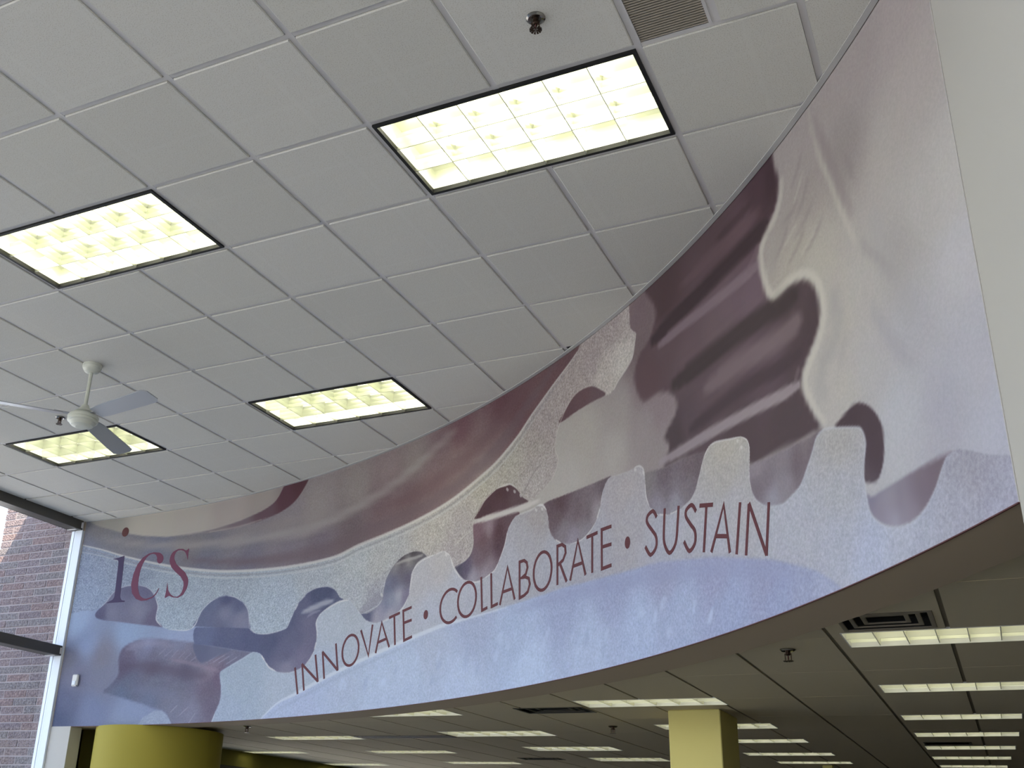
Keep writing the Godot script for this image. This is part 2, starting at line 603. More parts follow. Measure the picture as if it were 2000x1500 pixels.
func build_windows() -> void:
	var w := window("tall window wall with dark rails and a pale jamb at the left end of the mural")
	bars(w, true, WX, -4.452, 9.0, [-2.7, -1.1, 0.5, 2.1, 3.7, 5.3, 6.9], [[0.0, 0.12], [1.0, 1.06], [3.155, 3.25], [4.41, CEIL + 0.02]])
	# the pale jamb: three steps, its grooves show towards the glass
	for s in [[-6.07, -6.052, -4.458], [-6.05, -6.028, -4.453], [-6.026, -5.998, -4.456], [-5.996, WX, -4.452]]:
		put("jamb", chamfer_mesh(Vector3(s[0], 0.0, -4.51), Vector3(s[1], 4.41, s[2]), 0.002), M.jamb, w)
	for y in [3.17, 4.425]:
		put("clip", chamfer_mesh(Vector3(WX - 0.02, y, -4.45), Vector3(WX + 0.006, y + 0.06, -4.425), 0.003), M.tee, w)
		put("clip", chamfer_mesh(Vector3(-6.06, y - 0.022, -4.40), Vector3(-5.94, y - 0.014, -4.375), 0.003), M.tee, w)
	put("corner_post", box_mesh(Vector3(-6.07, 0.0, -4.9), Vector3(WX, 6.0, -4.512)), M.white, w)
	var b := window("storefront windows behind the camera")
	bars(b, false, 9.0, -6.07, 5.0, [-4.4, -2.8, -1.2, 0.4, 2.0, 3.6], [[0.3, 0.38], [2.3, 2.38], [CEIL - 0.38, CEIL - 0.3]])
	var f := window("far side windows beyond the round column")
	bars(f, true, WX, -14.0, -6.7, [-12.5, -11.0, -9.5, -8.1], [[0.9, 0.96], [2.28, 2.36]])


func build_outside() -> void:
	struct("ground", box_mesh(Vector3(-60, -0.4, -60), Vector3(60, -0.21, 60)), M.concrete, "pale paving outside")
	var wall := Node3D.new()
	wall.name = "wall_outside"
	add_child(wall)
	tag(wall, "brick wing wall outside the window, its outer edge in the sun", "", "", "structure")
	put("mortar", box_mesh(Vector3(-7.10, -0.2, -4.88), Vector3(-6.072, 6.0, -4.501)), M.mortar, wall)
	var rng := RandomNumberGenerator.new()
	rng.seed = 12
	var course := 0.0775
	for row in 43:
		var y0 := 1.93 + row * course
		var x := -7.115 - (0.0 if row % 2 else 0.155) - 0.155
		while x < -6.08:
			var a := maxf(x, -7.118 + rng.randf_range(-0.006, 0.006))
			var b := minf(x + 0.300, -6.076)
			var k := rng.randi() % 4
			if b - a > 0.03:
				var proud := rng.randf_range(-0.002, 0.003)
				put("brick", chamfer_mesh(Vector3(a, y0, -4.54), Vector3(b, y0 + 0.067, -4.497 + proud), 0.004), M["brick%d" % k], wall)
			x += 0.310


# ---------------------------------------------------------------- the picture wall
func sheet_point(st: SurfaceTool, s: float, h: float, s0: float, s1: float) -> void:
	var p := mural_point(s, h, 0.004)
	st.set_normal(Vector3(CX - p.x, 0, CZ - p.z).normalized())
	st.set_uv(Vector2((s - s0) / (s1 - s0), 1.0 - h / MUR_H))
	st.add_vertex(p)


func build_mural() -> void:
	paint_setup()
	paint_mural()
	var mesh := ArrayMesh.new()
	var half := MUR_L / 2.0
	for part in 2:
		var st := tool()
		var s0 := half * part
		for k in 100:
			var a := s0 + half * k / 100.0
			var b := s0 + half * (k + 1) / 100.0
			for q in [[a, 0.0], [a, MUR_H], [b, MUR_H], [a, 0.0], [b, MUR_H], [b, 0.0]]:
				sheet_point(st, q[0], q[1], s0, s0 + half)
		st.commit(mesh)
		var m := mat(Color(1, 1, 1), 0.62)
		m.albedo_texture = ImageTexture.create_from_image(print_img.get_region(Rect2i(PW / 2 * part, 0, PW / 2, PH)))
		m.texture_repeat = false
		m.metallic_specular = 0.22
		mesh.surface_set_material(part, m)
	var st := tool()       # the cut edges of the sheet
	for k in 100:
		var a := MUR_L * k / 100.0
		var b := MUR_L * (k + 1) / 100.0
		quad(st, mural_point(a, 0, 0.004), mural_point(b, 0, 0.004), mural_point(b, 0, 0.0008), mural_point(a, 0, 0.0008))
		quad(st, mural_point(a, MUR_H, 0.0008), mural_point(b, MUR_H, 0.0008), mural_point(b, MUR_H, 0.004), mural_point(a, MUR_H, 0.004))
	for s in [0.0, MUR_L]:
		quad(st, mural_point(s, 0, 0.004), mural_point(s, MUR_H, 0.004), mural_point(s, MUR_H, 0.0008), mural_point(s, 0, 0.0008))
	st.generate_normals()
	st.commit(mesh)
	mesh.surface_set_material(2, M.white)
	var o := MeshInstance3D.new()
	o.name = numbered("mural")
	o.mesh = mesh
	add_child(o)
	tag(o, "long curved mural of meshing gears in mauve and pale blue with dark lettering", "mural")
	put("edge_bead", arc_bar(RAD - 0.006, RAD, SOFF - 0.004, SOFF - 0.0002, A0, A1, 120), M.bead, o)
	# lettering: cut film, a hand's breadth of strokes each letter on its own
	for l in letter_strokes():
		var ls := tool()
		for line in l[2]:
			stroke_solid(ls, line, l[1])
		put("letter", done(ls), M.lettering, o)
	for d in [[4646, 609, 27, 33], [6984, 624, 27, 33]]:
		put("bullet", disc_solid(d[0], d[1], d[2], d[3]), M.lettering, o)
	put("letter_dot", disc_solid(541, 1848, 44, 47), M.bead, o)
	for l in letter_outlines():
		put("logo_letter", outline_solid(l[1]), M.letter_blue if l[0] == "i" else M.letter_rose, o)


func lift(q: Vector2, top: bool) -> Vector3:
	return mural_point(q.x, q.y, 0.0055 if top else 0.0035)


func wall_strip(st: SurfaceTool, a: Vector2, b: Vector2) -> void:
	quad(st, lift(a, false), lift(a, true), lift(b, true), lift(b, false))


func stroke_solid(st: SurfaceTool, flat: Array, w: float) -> void:
	var p: Array[Vector2] = []
	for k in range(0, flat.size(), 2):
		p.append(Vector2(flat[k], flat[k + 1]))
	var n := p.size()
	var round_ := p[0].distance_to(p[n - 1]) < 1.0 and n > 3
	var left: Array[Vector2] = []
	var right: Array[Vector2] = []
	for i in n:
		var before := p[n - 2] if i == 0 and round_ else p[maxi(i - 1, 0)]
		var after := p[1] if i == n - 1 and round_ else p[mini(i + 1, n - 1)]
		var d0 := (p[i] - before).normalized()
		var d1 := (after - p[i]).normalized()
		if d0 == Vector2.ZERO: d0 = d1
		if d1 == Vector2.ZERO: d1 = d0
		var nrm := (d0 + d1).normalized().orthogonal()
		if (d0 + d1).length() < 0.2: nrm = d0.orthogonal()
		var grow := minf(1.0 / maxf(absf(nrm.dot(d0.orthogonal())), 0.3), 1.6)
		left.append(p[i] + nrm * w / 2.0 * grow)
		right.append(p[i] - nrm * w / 2.0 * grow)
	for i in n - 1:
		quad(st, lift(left[i], true), lift(left[i + 1], true), lift(right[i + 1], true), lift(right[i], true))
		wall_strip(st, left[i], left[i + 1])
		wall_strip(st, right[i + 1], right[i])
	if not round_:
		wall_strip(st, right[0], left[0])
		wall_strip(st, left[n - 1], right[n - 1])


func disc_solid(s: float, h: float, rx: float, ry: float) -> ArrayMesh:
	var flat := []
	for k in 24:
		flat.append(s + rx * cos(TAU * k / 24))
		flat.append(h + ry * sin(TAU * k / 24))
	return outline_solid(flat)


func outline_solid(flat: Array) -> ArrayMesh:
	var p := PackedVector2Array()
	for q in smoothed(flat, 60.0):
		p.append(q)
	var st := tool()
	var ids := Geometry2D.triangulate_polygon(p)
	for k in range(0, ids.size(), 3):
		tri(st, lift(p[ids[k]], true), lift(p[ids[k + 1]], true), lift(p[ids[k + 2]], true))
	for k in p.size():
		wall_strip(st, p[k], p[(k + 1) % p.size()])
	return done(st)


# ---- painting the print: soft-edged fields of ink, in millimetres on the sheet ----
func paint_setup() -> void:
	print_img = Image.create(PW, PH, false, Image.FORMAT_RGBA8)
	print_img.fill(Color(0.6, 0.6, 0.62))
	var n := FastNoiseLite.new()
	n.seed = 5
	n.frequency = 0.11
	n.noise_type = FastNoiseLite.TYPE_SIMPLEX_SMOOTH
	n.fractal_octaves = 4
	n.fractal_gain = 0.75
	n.domain_warp_enabled = true
	n.domain_warp_amplitude = 8.0
	var im := n.get_image(1024, 1024, false, false, true)
	im.convert(Image.FORMAT_L8)
	grain_bytes = im.get_data()
	n.frequency = 0.025
	n.seed = 9
	var big := n.get_image(1024, 1024, false, false, true)
	big.convert(Image.FORMAT_L8)
	var slow := big.get_data()
	for i in grain_bytes.size():
		grain_bytes[i] = (int(grain_bytes[i]) * 12 + int(slow[i]) * 4) >> 4


func smoothed(flat: Array, longest: float, closed := true) -> Array:
	var p: Array[Vector2] = []
	for k in range(0, flat.size(), 2):
		p.append(Vector2(flat[k], flat[k + 1]))
	var n := p.size()
	var out := []
	for i in (n if closed else n - 1):
		var a := p[i]
		var b := p[(i + 1) % n]
		out.append(a)
		var len := a.distance_to(b)
		if len > longest: continue
		var before := p[(i - 1 + n) % n] if closed or i > 0 else a
		var after := p[(i + 2) % n] if closed or i + 2 < n else b
		var ta := (b - before) / 2.0
		var tb := (after - a) / 2.0
		ta = ta.limit_length(minf(len, a.distance_to(before) if before != a else len))
		tb = tb.limit_length(minf(len, b.distance_to(after) if after != b else len))
		for k in [0.25, 0.5, 0.75]:
			out.append(hermite(a, b, ta, tb, k))
	if not closed: out.append(p[n - 1])
	return out


func hermite(a: Vector2, b: Vector2, ta: Vector2, tb: Vector2, t: float) -> Vector2:
	var t2 := t * t
	var t3 := t2 * t
	return a * (2 * t3 - 3 * t2 + 1) + ta * (t3 - 2 * t2 + t) + b * (-2 * t3 + 3 * t2) + tb * (t3 - t2)


func ink(r: float, g: float, b: float) -> Color:
	var c := Color(r / 255.0, g / 255.0, b / 255.0).srgb_to_linear()
	c = Color(c.get_luminance(), c.get_luminance(), c.get_luminance()).lerp(c, 0.88)
	return Color(minf(c.r / PRINT_LIGHT.x, 1), minf(c.g / PRINT_LIGHT.y, 1), minf(c.b / PRINT_LIGHT.z, 1)).linear_to_srgb()


func px(q: Vector2) -> Vector2:
	return Vector2(q.x * PK, (MUR_H - q.y) * PK)


func raster(mask: Image, poly: Array, origin: Vector2i) -> void:
	var h := mask.get_height()
	var w := mask.get_width()
	var n := poly.size()
	var lo := INF
	var hi := -INF
	for q in poly:
		lo = minf(lo, q.y)
		hi = maxf(hi, q.y)
	for y in range(maxi(int(lo) - origin.y, 0), mini(int(hi) - origin.y + 1, h)):
		var sy := y + origin.y + 0.5
		var xs := PackedFloat32Array()
		for i in n:
			var a: Vector2 = poly[i]
			var b: Vector2 = poly[(i + 1) % n]
			if (a.y <= sy) != (b.y <= sy):
				xs.append(a.x + (sy - a.y) * (b.x - a.x) / (b.y - a.y) - origin.x)
		xs.sort()
		for i in range(0, xs.size() - 1, 2):
			var x0 := clampi(roundi(xs[i]), 0, w)
			var x1 := clampi(roundi(xs[i + 1]), 0, w)
			if x1 > x0: mask.fill_rect(Rect2i(x0, y, x1 - x0, 1), Color.WHITE)


func bounds(poly: Array, pad: float) -> Rect2i:
	var lo := Vector2(INF, INF)
	var hi := Vector2(-INF, -INF)
	for q in poly:
		lo = lo.min(q)
		hi = hi.max(q)
	lo = (lo - Vector2(pad, pad)).clamp(Vector2.ZERO, Vector2(PW - 4, PH - 4))
	hi = (hi + Vector2(pad, pad)).clamp(lo + Vector2(4, 4), Vector2(PW, PH))
	return Rect2i(Vector2i(lo), Vector2i(hi.ceil()) - Vector2i(lo))


func soften(mask: Image, f: float) -> PackedByteArray:
	var w := mask.get_width()
	var h := mask.get_height()
	var k := maxf(f / 1.6, 1.5)
	mask.resize(maxi(int(w / k), 2), maxi(int(h / k), 2), Image.INTERPOLATE_LANCZOS)
	mask.resize(w, h, Image.INTERPOLATE_CUBIC)
	return mask.get_data()


func lay(rect: Rect2i, colors: Image, mask: PackedByteArray, grain: float, op: float) -> void:
	colors.convert(Image.FORMAT_RGBA8)
	var d := colors.get_data()
	var w := rect.size.x
	var n := mask.size()
	var o := int(op * 256.0)
	if grain > 0.0:
		var gi := int(grain * 1.9)
		for y in rect.size.y:
			var gy := ((y + rect.position.y) & 1023) << 10
			for x in w:
				var i := y * w + x
				var m := mask[i]
				if m == 0:
					d[i * 4 + 3] = 0
					continue
				var v := ((int(grain_bytes[gy | ((x + rect.position.x) & 1023)]) - 128) * gi) >> 7
				d[i * 4] = clampi(d[i * 4] + v, 0, 255)
				d[i * 4 + 1] = clampi(d[i * 4 + 1] + v, 0, 255)
				d[i * 4 + 2] = clampi(d[i * 4 + 2] + v, 0, 255)
				d[i * 4 + 3] = (m * o) >> 8 if o < 256 else m
	elif o < 256:
		for i in n:
			d[i * 4 + 3] = (mask[i] * o) >> 8
	else:
		for i in n:
			d[i * 4 + 3] = mask[i]
	print_img.blend_rect(Image.create_from_data(w, rect.size.y, false, Image.FORMAT_RGBA8, d), Rect2i(Vector2i.ZERO, rect.size), rect.position)


func fill_shape(flat: Array, tones: Array, feather: float, grain: float, op: float, blend := 260.0) -> void:
	var poly := []
	var rough := RandomNumberGenerator.new()
	rough.seed = flat.size() * 31 + 7
	for q in smoothed(flat, 260.0):      # the cut faces of the gears have ragged edges
		var off := Vector2(rough.randf_range(-1, 1), rough.randf_range(-1, 1)) * (3.2 if grain >= 12.0 and q.x < 7200.0 else 0.0)
		poly.append(px(q + off))
	var f := feather * PK
	var rect := bounds(poly, f * 2.0 + 2.0)
	var mask := Image.create(rect.size.x, rect.size.y, false, Image.FORMAT_L8)
	raster(mask, poly, rect.position)
	var cell := 18.0
	var gw := maxi(int(rect.size.x / cell) + 1, 2)
	var gh := maxi(int(rect.size.y / cell) + 1, 2)
	var small := Image.create(gw, gh, false, Image.FORMAT_RGB8)
	var at := PackedVector2Array()
	var inks: Array[Color] = []
	for k in range(0, tones.size(), 5):
		at.append(px(Vector2(tones[k], tones[k + 1])))
		inks.append(ink(tones[k + 2], tones[k + 3], tones[k + 4]))
	var count := at.size()
	for y in gh:
		for x in gw:
			var q := Vector2((x + 0.5) * rect.size.x / gw + rect.position.x, (y + 0.5) * rect.size.y / gh + rect.position.y)
			var sum := Color(0, 0, 0, 0)
			var total := 0.0
			for k in count:
				var wt := pow(q.distance_squared_to(at[k]) + blend, -1.7)
				sum += inks[k] * wt
				total += wt
			small.set_pixel(x, y, sum / total)
	small.resize(rect.size.x, rect.size.y, Image.INTERPOLATE_CUBIC)
	lay(rect, small, soften(mask, f), grain, op)


func fill_stroke(flat: Array, w: float, tone: Array, feather: float, op: float, taper := 0.25) -> void:
	var pts := []
	for q in smoothed(flat, 1e9, false): pts.append(px(q))
	var f := feather * PK
	var half := maxf(w * PK / 2.0, 0.7)
	var rect := bounds(pts, half + f * 2.0 + 2.0)
	var mask := Image.create(rect.size.x, rect.size.y, false, Image.FORMAT_L8)
	for i in pts.size() - 1:
		var a: Vector2 = pts[i]
		var b: Vector2 = pts[i + 1]
		var d := (b - a).normalized()
		var here := float(i) / (pts.size() - 1)
		var nn := d.orthogonal() * half * minf(1.0, taper + 3.5 * minf(here, 1.0 - here - 1.0 / (pts.size() - 1)))
		var e := d * half * 0.35
		raster(mask, [a - e + nn, b + e + nn, b + e - nn, a - e - nn], rect.position)
	var c := Image.create(rect.size.x, rect.size.y, false, Image.FORMAT_RGBA8)
	c.fill(ink(tone[0], tone[1], tone[2]))
	lay(rect, c, soften(mask, f), 0.0, op)


# ---------------------------------------------------------------- lights
func louver_light(label: String, group: String, at: Vector3, l: float, w: float, nx: int, nz: int, power: float, fins: Material, b := 0.017) -> void:
	var o := thing("ceiling_light", label, "ceiling light", at, group)
	var st := tool()
	var fx := l / 2
	var fz := w / 2
	box(st, Vector3(-fx, -0.002, -fz), Vector3(fx, 0.02, -fz + b))
	box(st, Vector3(-fx, -0.002, fz - b), Vector3(fx, 0.02, fz))
	box(st, Vector3(-fx, -0.002, -fz + b), Vector3(-fx + b, 0.02, fz - b))
	box(st, Vector3(fx - b, -0.002, -fz + b), Vector3(fx, 0.02, fz - b))
	put("frame", done(st), M.black if b > 0.01 else M.white, o)
	var ix := fx - b
	var iz := fz - b
	var hs := tool()
	box(hs, Vector3(-ix - 0.008, 0.021, -iz - 0.008), Vector3(ix + 0.008, 0.122, -iz))
	box(hs, Vector3(-ix - 0.008, 0.021, iz), Vector3(ix + 0.008, 0.122, iz + 0.008))
	box(hs, Vector3(-ix - 0.008, 0.021, -iz), Vector3(-ix, 0.122, iz))
	box(hs, Vector3(ix, 0.021, -iz), Vector3(ix + 0.008, 0.122, iz))
	box(hs, Vector3(-ix - 0.008, 0.122, -iz - 0.008), Vector3(ix + 0.008, 0.127, iz + 0.008))
	put("housing", done(hs), M.housing, o)
	for k in range(1, nx):
		put("louver_blade", blade(2 * iz, 0.076), fins, o, Vector3(-ix + 2 * ix * k / nx, 0.003, 0))
	for k in range(1, nz):
		var long := put("louver_blade", blade(2 * ix, 0.076), fins, o, Vector3(0, 0.0035, -iz + 2 * iz * k / nz))
		long.rotation.y = PI / 2
	for k in range(nz):
		var t := CylinderMesh.new()
		t.top_radius = 0.013
		t.bottom_radius = 0.013
		t.height = 2 * ix - 0.04
		t.radial_segments = 10
		t.rings = 1
		var tube := put("tube", t, M.tube if b > 0.01 else M.tube_low, o, Vector3(0, 0.104, -iz + 2 * iz * (k + 0.5) / nz))
		tube.rotation.z = PI / 2
	var lamp := AreaLight3D.new()
	lamp.name = "lamp"
	lamp.area_size = Vector2(2 * ix - 0.06, 2 * iz - 0.06)
	lamp.light_color = Color(1.0, 0.985, 0.90)
	lamp.light_energy = power
	lamp.shadow_enabled = true
	lamp.position = Vector3(0, 0.086, 0)
	lamp.rotation.x = -PI / 2
	o.add_child(lamp)


# a louver blade along z: thin below, wider above, with hollow sides
func blade(length: float, h: float) -> ArrayMesh:
	var st := tool()
	var pr := [[0.002, 0.0], [0.005, h * 0.35], [0.011, h * 0.75], [0.018, h]]
	var z := length / 2
	for k in 3:
		var a: Array = pr[k]
		var b: Array = pr[k + 1]
		quad(st, Vector3(a[0], a[1], z), Vector3(b[0], b[1], z), Vector3(b[0], b[1], -z), Vector3(a[0], a[1], -z))
		quad(st, Vector3(-a[0], a[1], -z), Vector3(-b[0], b[1], -z), Vector3(-b[0], b[1], z), Vector3(-a[0], a[1], z))
	quad(st, Vector3(-0.002, 0, -z), Vector3(-0.002, 0, z), Vector3(0.002, 0, z), Vector3(0.002, 0, -z))
	quad(st, Vector3(-0.018, h, z), Vector3(-0.018, h, -z), Vector3(0.018, h, -z), Vector3(0.018, h, z))
	return done(st)


func build_upper_lights() -> void:
	var names := [
		"large louvered ceiling light nearest the camera, glaring white, below the chrome sprinkler",
		"louvered ceiling light cut by the left edge, glaring white with grey-green cells",
		"small-looking pale yellow louvered ceiling light nearest the curved mural",
		"pale yellow louvered ceiling light behind the ceiling fan",
		"louvered ceiling light by the window wall, left of the white one cut by the frame",
		"louvered ceiling light behind the camera, in the row by the window wall",
		"louvered ceiling light behind the camera, in the middle row",
		"louvered ceiling light behind the camera, in the row by the white wall"]
	var cells := light_cells()
	for k in cells.size():
		var u: int = cells[k][0]
		var v: int = cells[k][1]
		louver_light(names[k], "troffers of the tall ceiling", Vector3((u + 1) * TILE, CEIL, -(v + 0.5) * TILE), 2 * TILE - 0.026, TILE - 0.026, 6, 3, UPPER_POWER, M.louver)


const UPPER_POWER := 0.68
const LOWER_POWER := 0.07


func build_lower_lights() -> void:
	for l in low_lights():
		var x: float = (l[0] + l[1]) / 2.0
		var z: float = (l[2] + l[3]) / 2.0
		louver_light(l[4], "louvered lights of the low ceiling", Vector3(x, LOW, z), l[1] - l[0], l[3] - l[2], 6, 2, LOWER_POWER, M.louver_white, 0.006)
	var n := 0
	for l in low_vents():
		var o := thing("air_vent", l[4], "air vent", Vector3((l[0] + l[1]) / 2.0, LOW, (l[2] + l[3]) / 2.0), "air vents of the low ceiling")
		var hx: float = (l[1] - l[0]) / 2.0
		var hz: float = (l[3] - l[2]) / 2.0
		var can := tool()
		box(can, Vector3(-hx, 0.05, -hz), Vector3(hx, 0.06, hz))
		box(can, Vector3(-hx, -0.001, -hz), Vector3(-hx + 0.004, 0.05, hz))
		box(can, Vector3(hx - 0.004, -0.001, -hz), Vector3(hx, 0.05, hz))
		box(can, Vector3(-hx, -0.001, -hz), Vector3(hx, 0.05, -hz + 0.004))
		box(can, Vector3(-hx, -0.001, hz - 0.004), Vector3(hx, 0.05, hz))
		put("backing", done(can), M.black, o)
		if n == 2:      # the long slot: two rails and a dark throat
			for z in [-hz, -0.012, hz - 0.024]:
				put("slot_rail", chamfer_mesh(Vector3(-hx, -0.004, z), Vector3(hx, 0.05, z + 0.024), 0.003), M.dark_metal, o)
		else:
			var s := 1.0
			var y := -0.003
			while s > 0.25:
				var ax := hx * s
				var az := hz * s
				var t := 0.020
				var st := tool()
				chamfer_box(st, Vector3(-ax, y, -az), Vector3(ax, y + 0.006, -az + t), 0.002)
				chamfer_box(st, Vector3(-ax, y, az - t), Vector3(ax, y + 0.006, az), 0.002)
				chamfer_box(st, Vector3(-ax, y, -az + t), Vector3(-ax + t, y + 0.006, az - t), 0.002)
				chamfer_box(st, Vector3(ax - t, y, -az + t), Vector3(ax, y + 0.006, az - t), 0.002)
				put("vent_ring", done(st), M.dark_metal if n != 0 else M.grille, o)
				s -= 0.25
				y += 0.005
		n += 1


# ---------------------------------------------------------------- the fan
func build_fan() -> void:
	var o := thing("ceiling_fan", "white three-bladed ceiling fan on a short rod, in front of a pale yellow light", "ceiling fan", Vector3(-3.02, CEIL, -1.503))
	put("canopy", lathe([Vector2(0, 0.0), Vector2(0.063, 0.0), Vector2(0.064, -0.02), Vector2(0.058, -0.036), Vector2(0.046, -0.052), Vector2(0.026, -0.058), Vector2(0, -0.058)], 28), M.fan, o)
	put("rod", lathe([Vector2(0.0125, -0.054), Vector2(0.0125, -0.315)], 16), M.fan, o)
	put("coupling", lathe([Vector2(0.0, -0.292), Vector2(0.022, -0.294), Vector2(0.030, -0.312), Vector2(0.050, -0.332), Vector2(0.066, -0.345), Vector2(0.060, -0.350), Vector2(0.0, -0.350)], 28), M.fan, o)
	put("neck", lathe([Vector2(0.05, -0.348), Vector2(0.05, -0.362)], 24), M.black, o)
	put("motor_housing", lathe([Vector2(0.0, -0.357), Vector2(0.075, -0.358), Vector2(0.092, -0.366), Vector2(0.100, -0.378), Vector2(0.100, -0.392), Vector2(0.096, -0.395), Vector2(0.096, -0.399), Vector2(0.100, -0.402), Vector2(0.098, -0.412), Vector2(0.086, -0.418), Vector2(0.082, -0.426), Vector2(0.070, -0.440), Vector2(0.04, -0.449), Vector2(0.0, -0.451)], 32), M.fan, o)
	for deg in [-110.0, 10.0, 130.0]:
		var b := Node3D.new()
		b.name = "blade"
		o.add_child(b, true)
		b.position = Vector3(0, -0.375, 0)
		b.rotation = Vector3(0, -deg_to_rad(deg), 0)
		var st := tool()
		var rows := [[0.135, 0.050], [0.20, 0.060], [0.55, 0.068], [0.672, 0.068], [0.70, 0.045]]
		var tilt := 0.22
		for side in [1, -1]:
			for k in rows.size() - 1:
				var p := []
				for q in [[rows[k][0], -rows[k][1]], [rows[k][0], rows[k][1]], [rows[k + 1][0], rows[k + 1][1]], [rows[k + 1][0], -rows[k + 1][1]]]:
					p.append(Vector3(q[0], q[1] * sin(tilt) + 0.003 * side, q[1] * cos(tilt)))
				if side > 0: quad(st, p[3], p[2], p[1], p[0])
				else: quad(st, p[0], p[1], p[2], p[3])
		var edge := []
		for r in rows: edge.append(Vector2(r[0], r[1]))
		for k in range(rows.size() - 1, -1, -1): edge.append(Vector2(rows[k][0], -rows[k][1]))
		for k in edge.size():
			var e: Vector2 = edge[k]
			var f: Vector2 = edge[(k + 1) % edge.size()]
			var up := Vector3(0, 0.003, 0)
			var pe := Vector3(e.x, e.y * sin(tilt), e.y * cos(tilt))
			var pf := Vector3(f.x, f.y * sin(tilt), f.y * cos(tilt))
			quad(st, pe - up, pf - up, pf + up, pe + up)
		put("paddle", done(st), M.paddle, b)
		put("blade_arm", chamfer_mesh(Vector3(0.08, 0.004, -0.018), Vector3(0.19, 0.010, 0.018), 0.002), M.paddle, b)


# ---------------------------------------------------------------- small things
func sprinkler(label: String, at: Vector3, big: bool, group: String) -> void:
	var o := thing("sprinkler", label, "sprinkler", at, group)
	put("escutcheon", lathe([Vector2(0.0, 0.004), Vector2(0.036, 0.004), Vector2(0.037, -0.004), Vector2(0.030, -0.010), Vector2(0.022, -0.007), Vector2(0.0, -0.007)], 28), M.chrome, o)
	put("stem", lathe([Vector2(0.012, -0.004), Vector2(0.012, -0.026), Vector2(0.008, -0.03), Vector2(0.0, -0.03)], 14), M.brass, o)
	for s in [-1, 1]:
		put("frame_arm", box_mesh(Vector3(s * 0.014 - 0.002, -0.052, -0.003), Vector3(s * 0.014 + 0.002, -0.020, 0.003)), M.brass, o)
	put("bulb", lathe([Vector2(0.0, -0.03), Vector2(0.003, -0.032), Vector2(0.003, -0.05), Vector2(0.0, -0.052)], 8), M.bead, o)
	var st := tool()
	for k in 12:
		var a := TAU * k / 12 - 0.17
		var b := TAU * k / 12 + 0.17
		var r := 0.024
		var c := Vector3(0, -0.053, 0)
		var p := Vector3(r * cos(a), -0.055, r * sin(a))
		var q := Vector3(r * cos(b), -0.055, r * sin(b))
		tri(st, c, p, q)
		tri(st, c - Vector3(0, 0.003, 0), q - Vector3(0, 0.003, 0), p - Vector3(0, 0.003, 0))
		quad(st, p, p - Vector3(0, 0.003, 0), q - Vector3(0, 0.003, 0), q)
	put("deflector", done(st), M.brass, o)


func build_small_things() -> void:
	sprinkler("chrome pendant sprinkler in the ceiling above the glaring white light", Vector3(0.916, CEIL, 0.312), true, "sprinklers")
	sprinkler("small dark sprinkler on the ceiling left of the fan hub", Vector3(-3.961, CEIL, -2.154), true, "sprinklers")
	sprinkler("small dark sprinkler under the low ceiling near the square air diffuser", Vector3(1.246, LOW, -2.12), false, "sprinklers")
	sprinkler("tiny sprinkler under the low ceiling left of the square yellow column", Vector3(-0.659, LOW, -5.281), false, "sprinklers")
	sprinkler("tiny sprinkler close under the mural's lower edge, right of the round column", Vector3(-3.982, LOW, -4.931), false, "sprinklers")
	# return air grille
	var g := thing("return_grille", "grey return air grille of fine slats in the tall ceiling, cut by the top edge", "air grille", Vector3(1.368, CEIL, TILE / 2))
	var hx := 0.132
	var hz := TILE / 2 - 0.014
	put("backing", box_mesh(Vector3(-hx, 0.04, -hz), Vector3(hx, 0.045, hz)), M.black, g)
	var fr := tool()
	box(fr, Vector3(-hx - 0.012, 0.004, -hz), Vector3(-hx, 0.04, hz))
	box(fr, Vector3(hx, 0.004, -hz), Vector3(hx + 0.012, 0.04, hz))
	put("frame", done(fr), M.tee, g)
	var sl := tool()
	var n := 44
	for k in n:
		var z := -hz + 2 * hz * (k + 0.5) / n
		var a := Vector3(-hx, 0.006, z - 0.002)
		var dx := Vector3(2 * hx, 0, 0)
		var up := Vector3(0, 0.012, 0.008)
		quad(sl, a, a + up, a + up + dx, a + dx)
		quad(sl, a + dx + Vector3(0, 0, 0.0012), a + up + dx + Vector3(0, 0, 0.0012), a + up + Vector3(0, 0, 0.0012), a + Vector3(0, 0, 0.0012))
		quad(sl, a, a + dx, a + dx + Vector3(0, 0, 0.0012), a + Vector3(0, 0, 0.0012))
	tag(put("slats", done(sl), M.grille, g), "", "", "", "stuff")
	# the small sensor on the mural
	var p := on_curve(-0.0143, 2.918, RAD - 0.004)
	var s := thing("wall_sensor", "small white sensor box on the mural beside the window rail", "sensor", p)
	s.rotation.y = 0.0143
	put("body", chamfer_mesh(Vector3(-0.036, -0.055, 0.0), Vector3(0.036, 0.055, 0.03), 0.009), M.white, s)
	put("lens", chamfer_mesh(Vector3(-0.022, -0.045, 0.0285), Vector3(0.022, -0.005, 0.036), 0.004), M.jamb, s)


func build_columns() -> void:
	var c := thing("column", "big round yellow column under the left end of the mural", "column", Vector3(-5.02, 0, -4.98), "yellow columns")
	put("shaft", lathe([Vector2(0.0, SOFF - 0.001), Vector2(0.59, SOFF - 0.001), Vector2(0.59, 0.0), Vector2(0.0, 0.0)], 64), M.ochre, c)
	var q := thing("column", "square yellow column under the low ceiling, right of the middle", "column", Vector3(0.23, 0, -4.60), "yellow columns")
	put("shaft", chamfer_mesh(Vector3(-0.18, 0.0, -0.27), Vector3(0.18, LOW, 0.27), 0.006), M.yellow, q)
	var t := thing("post", "thin yellow post far back at the bottom edge, right of the square column", "post", Vector3(0.42, 0, -9.2))
	put("shaft", chamfer_mesh(Vector3(-0.05, 0.0, -0.05), Vector3(0.05, LOW, 0.05), 0.004), M.yellow, t)

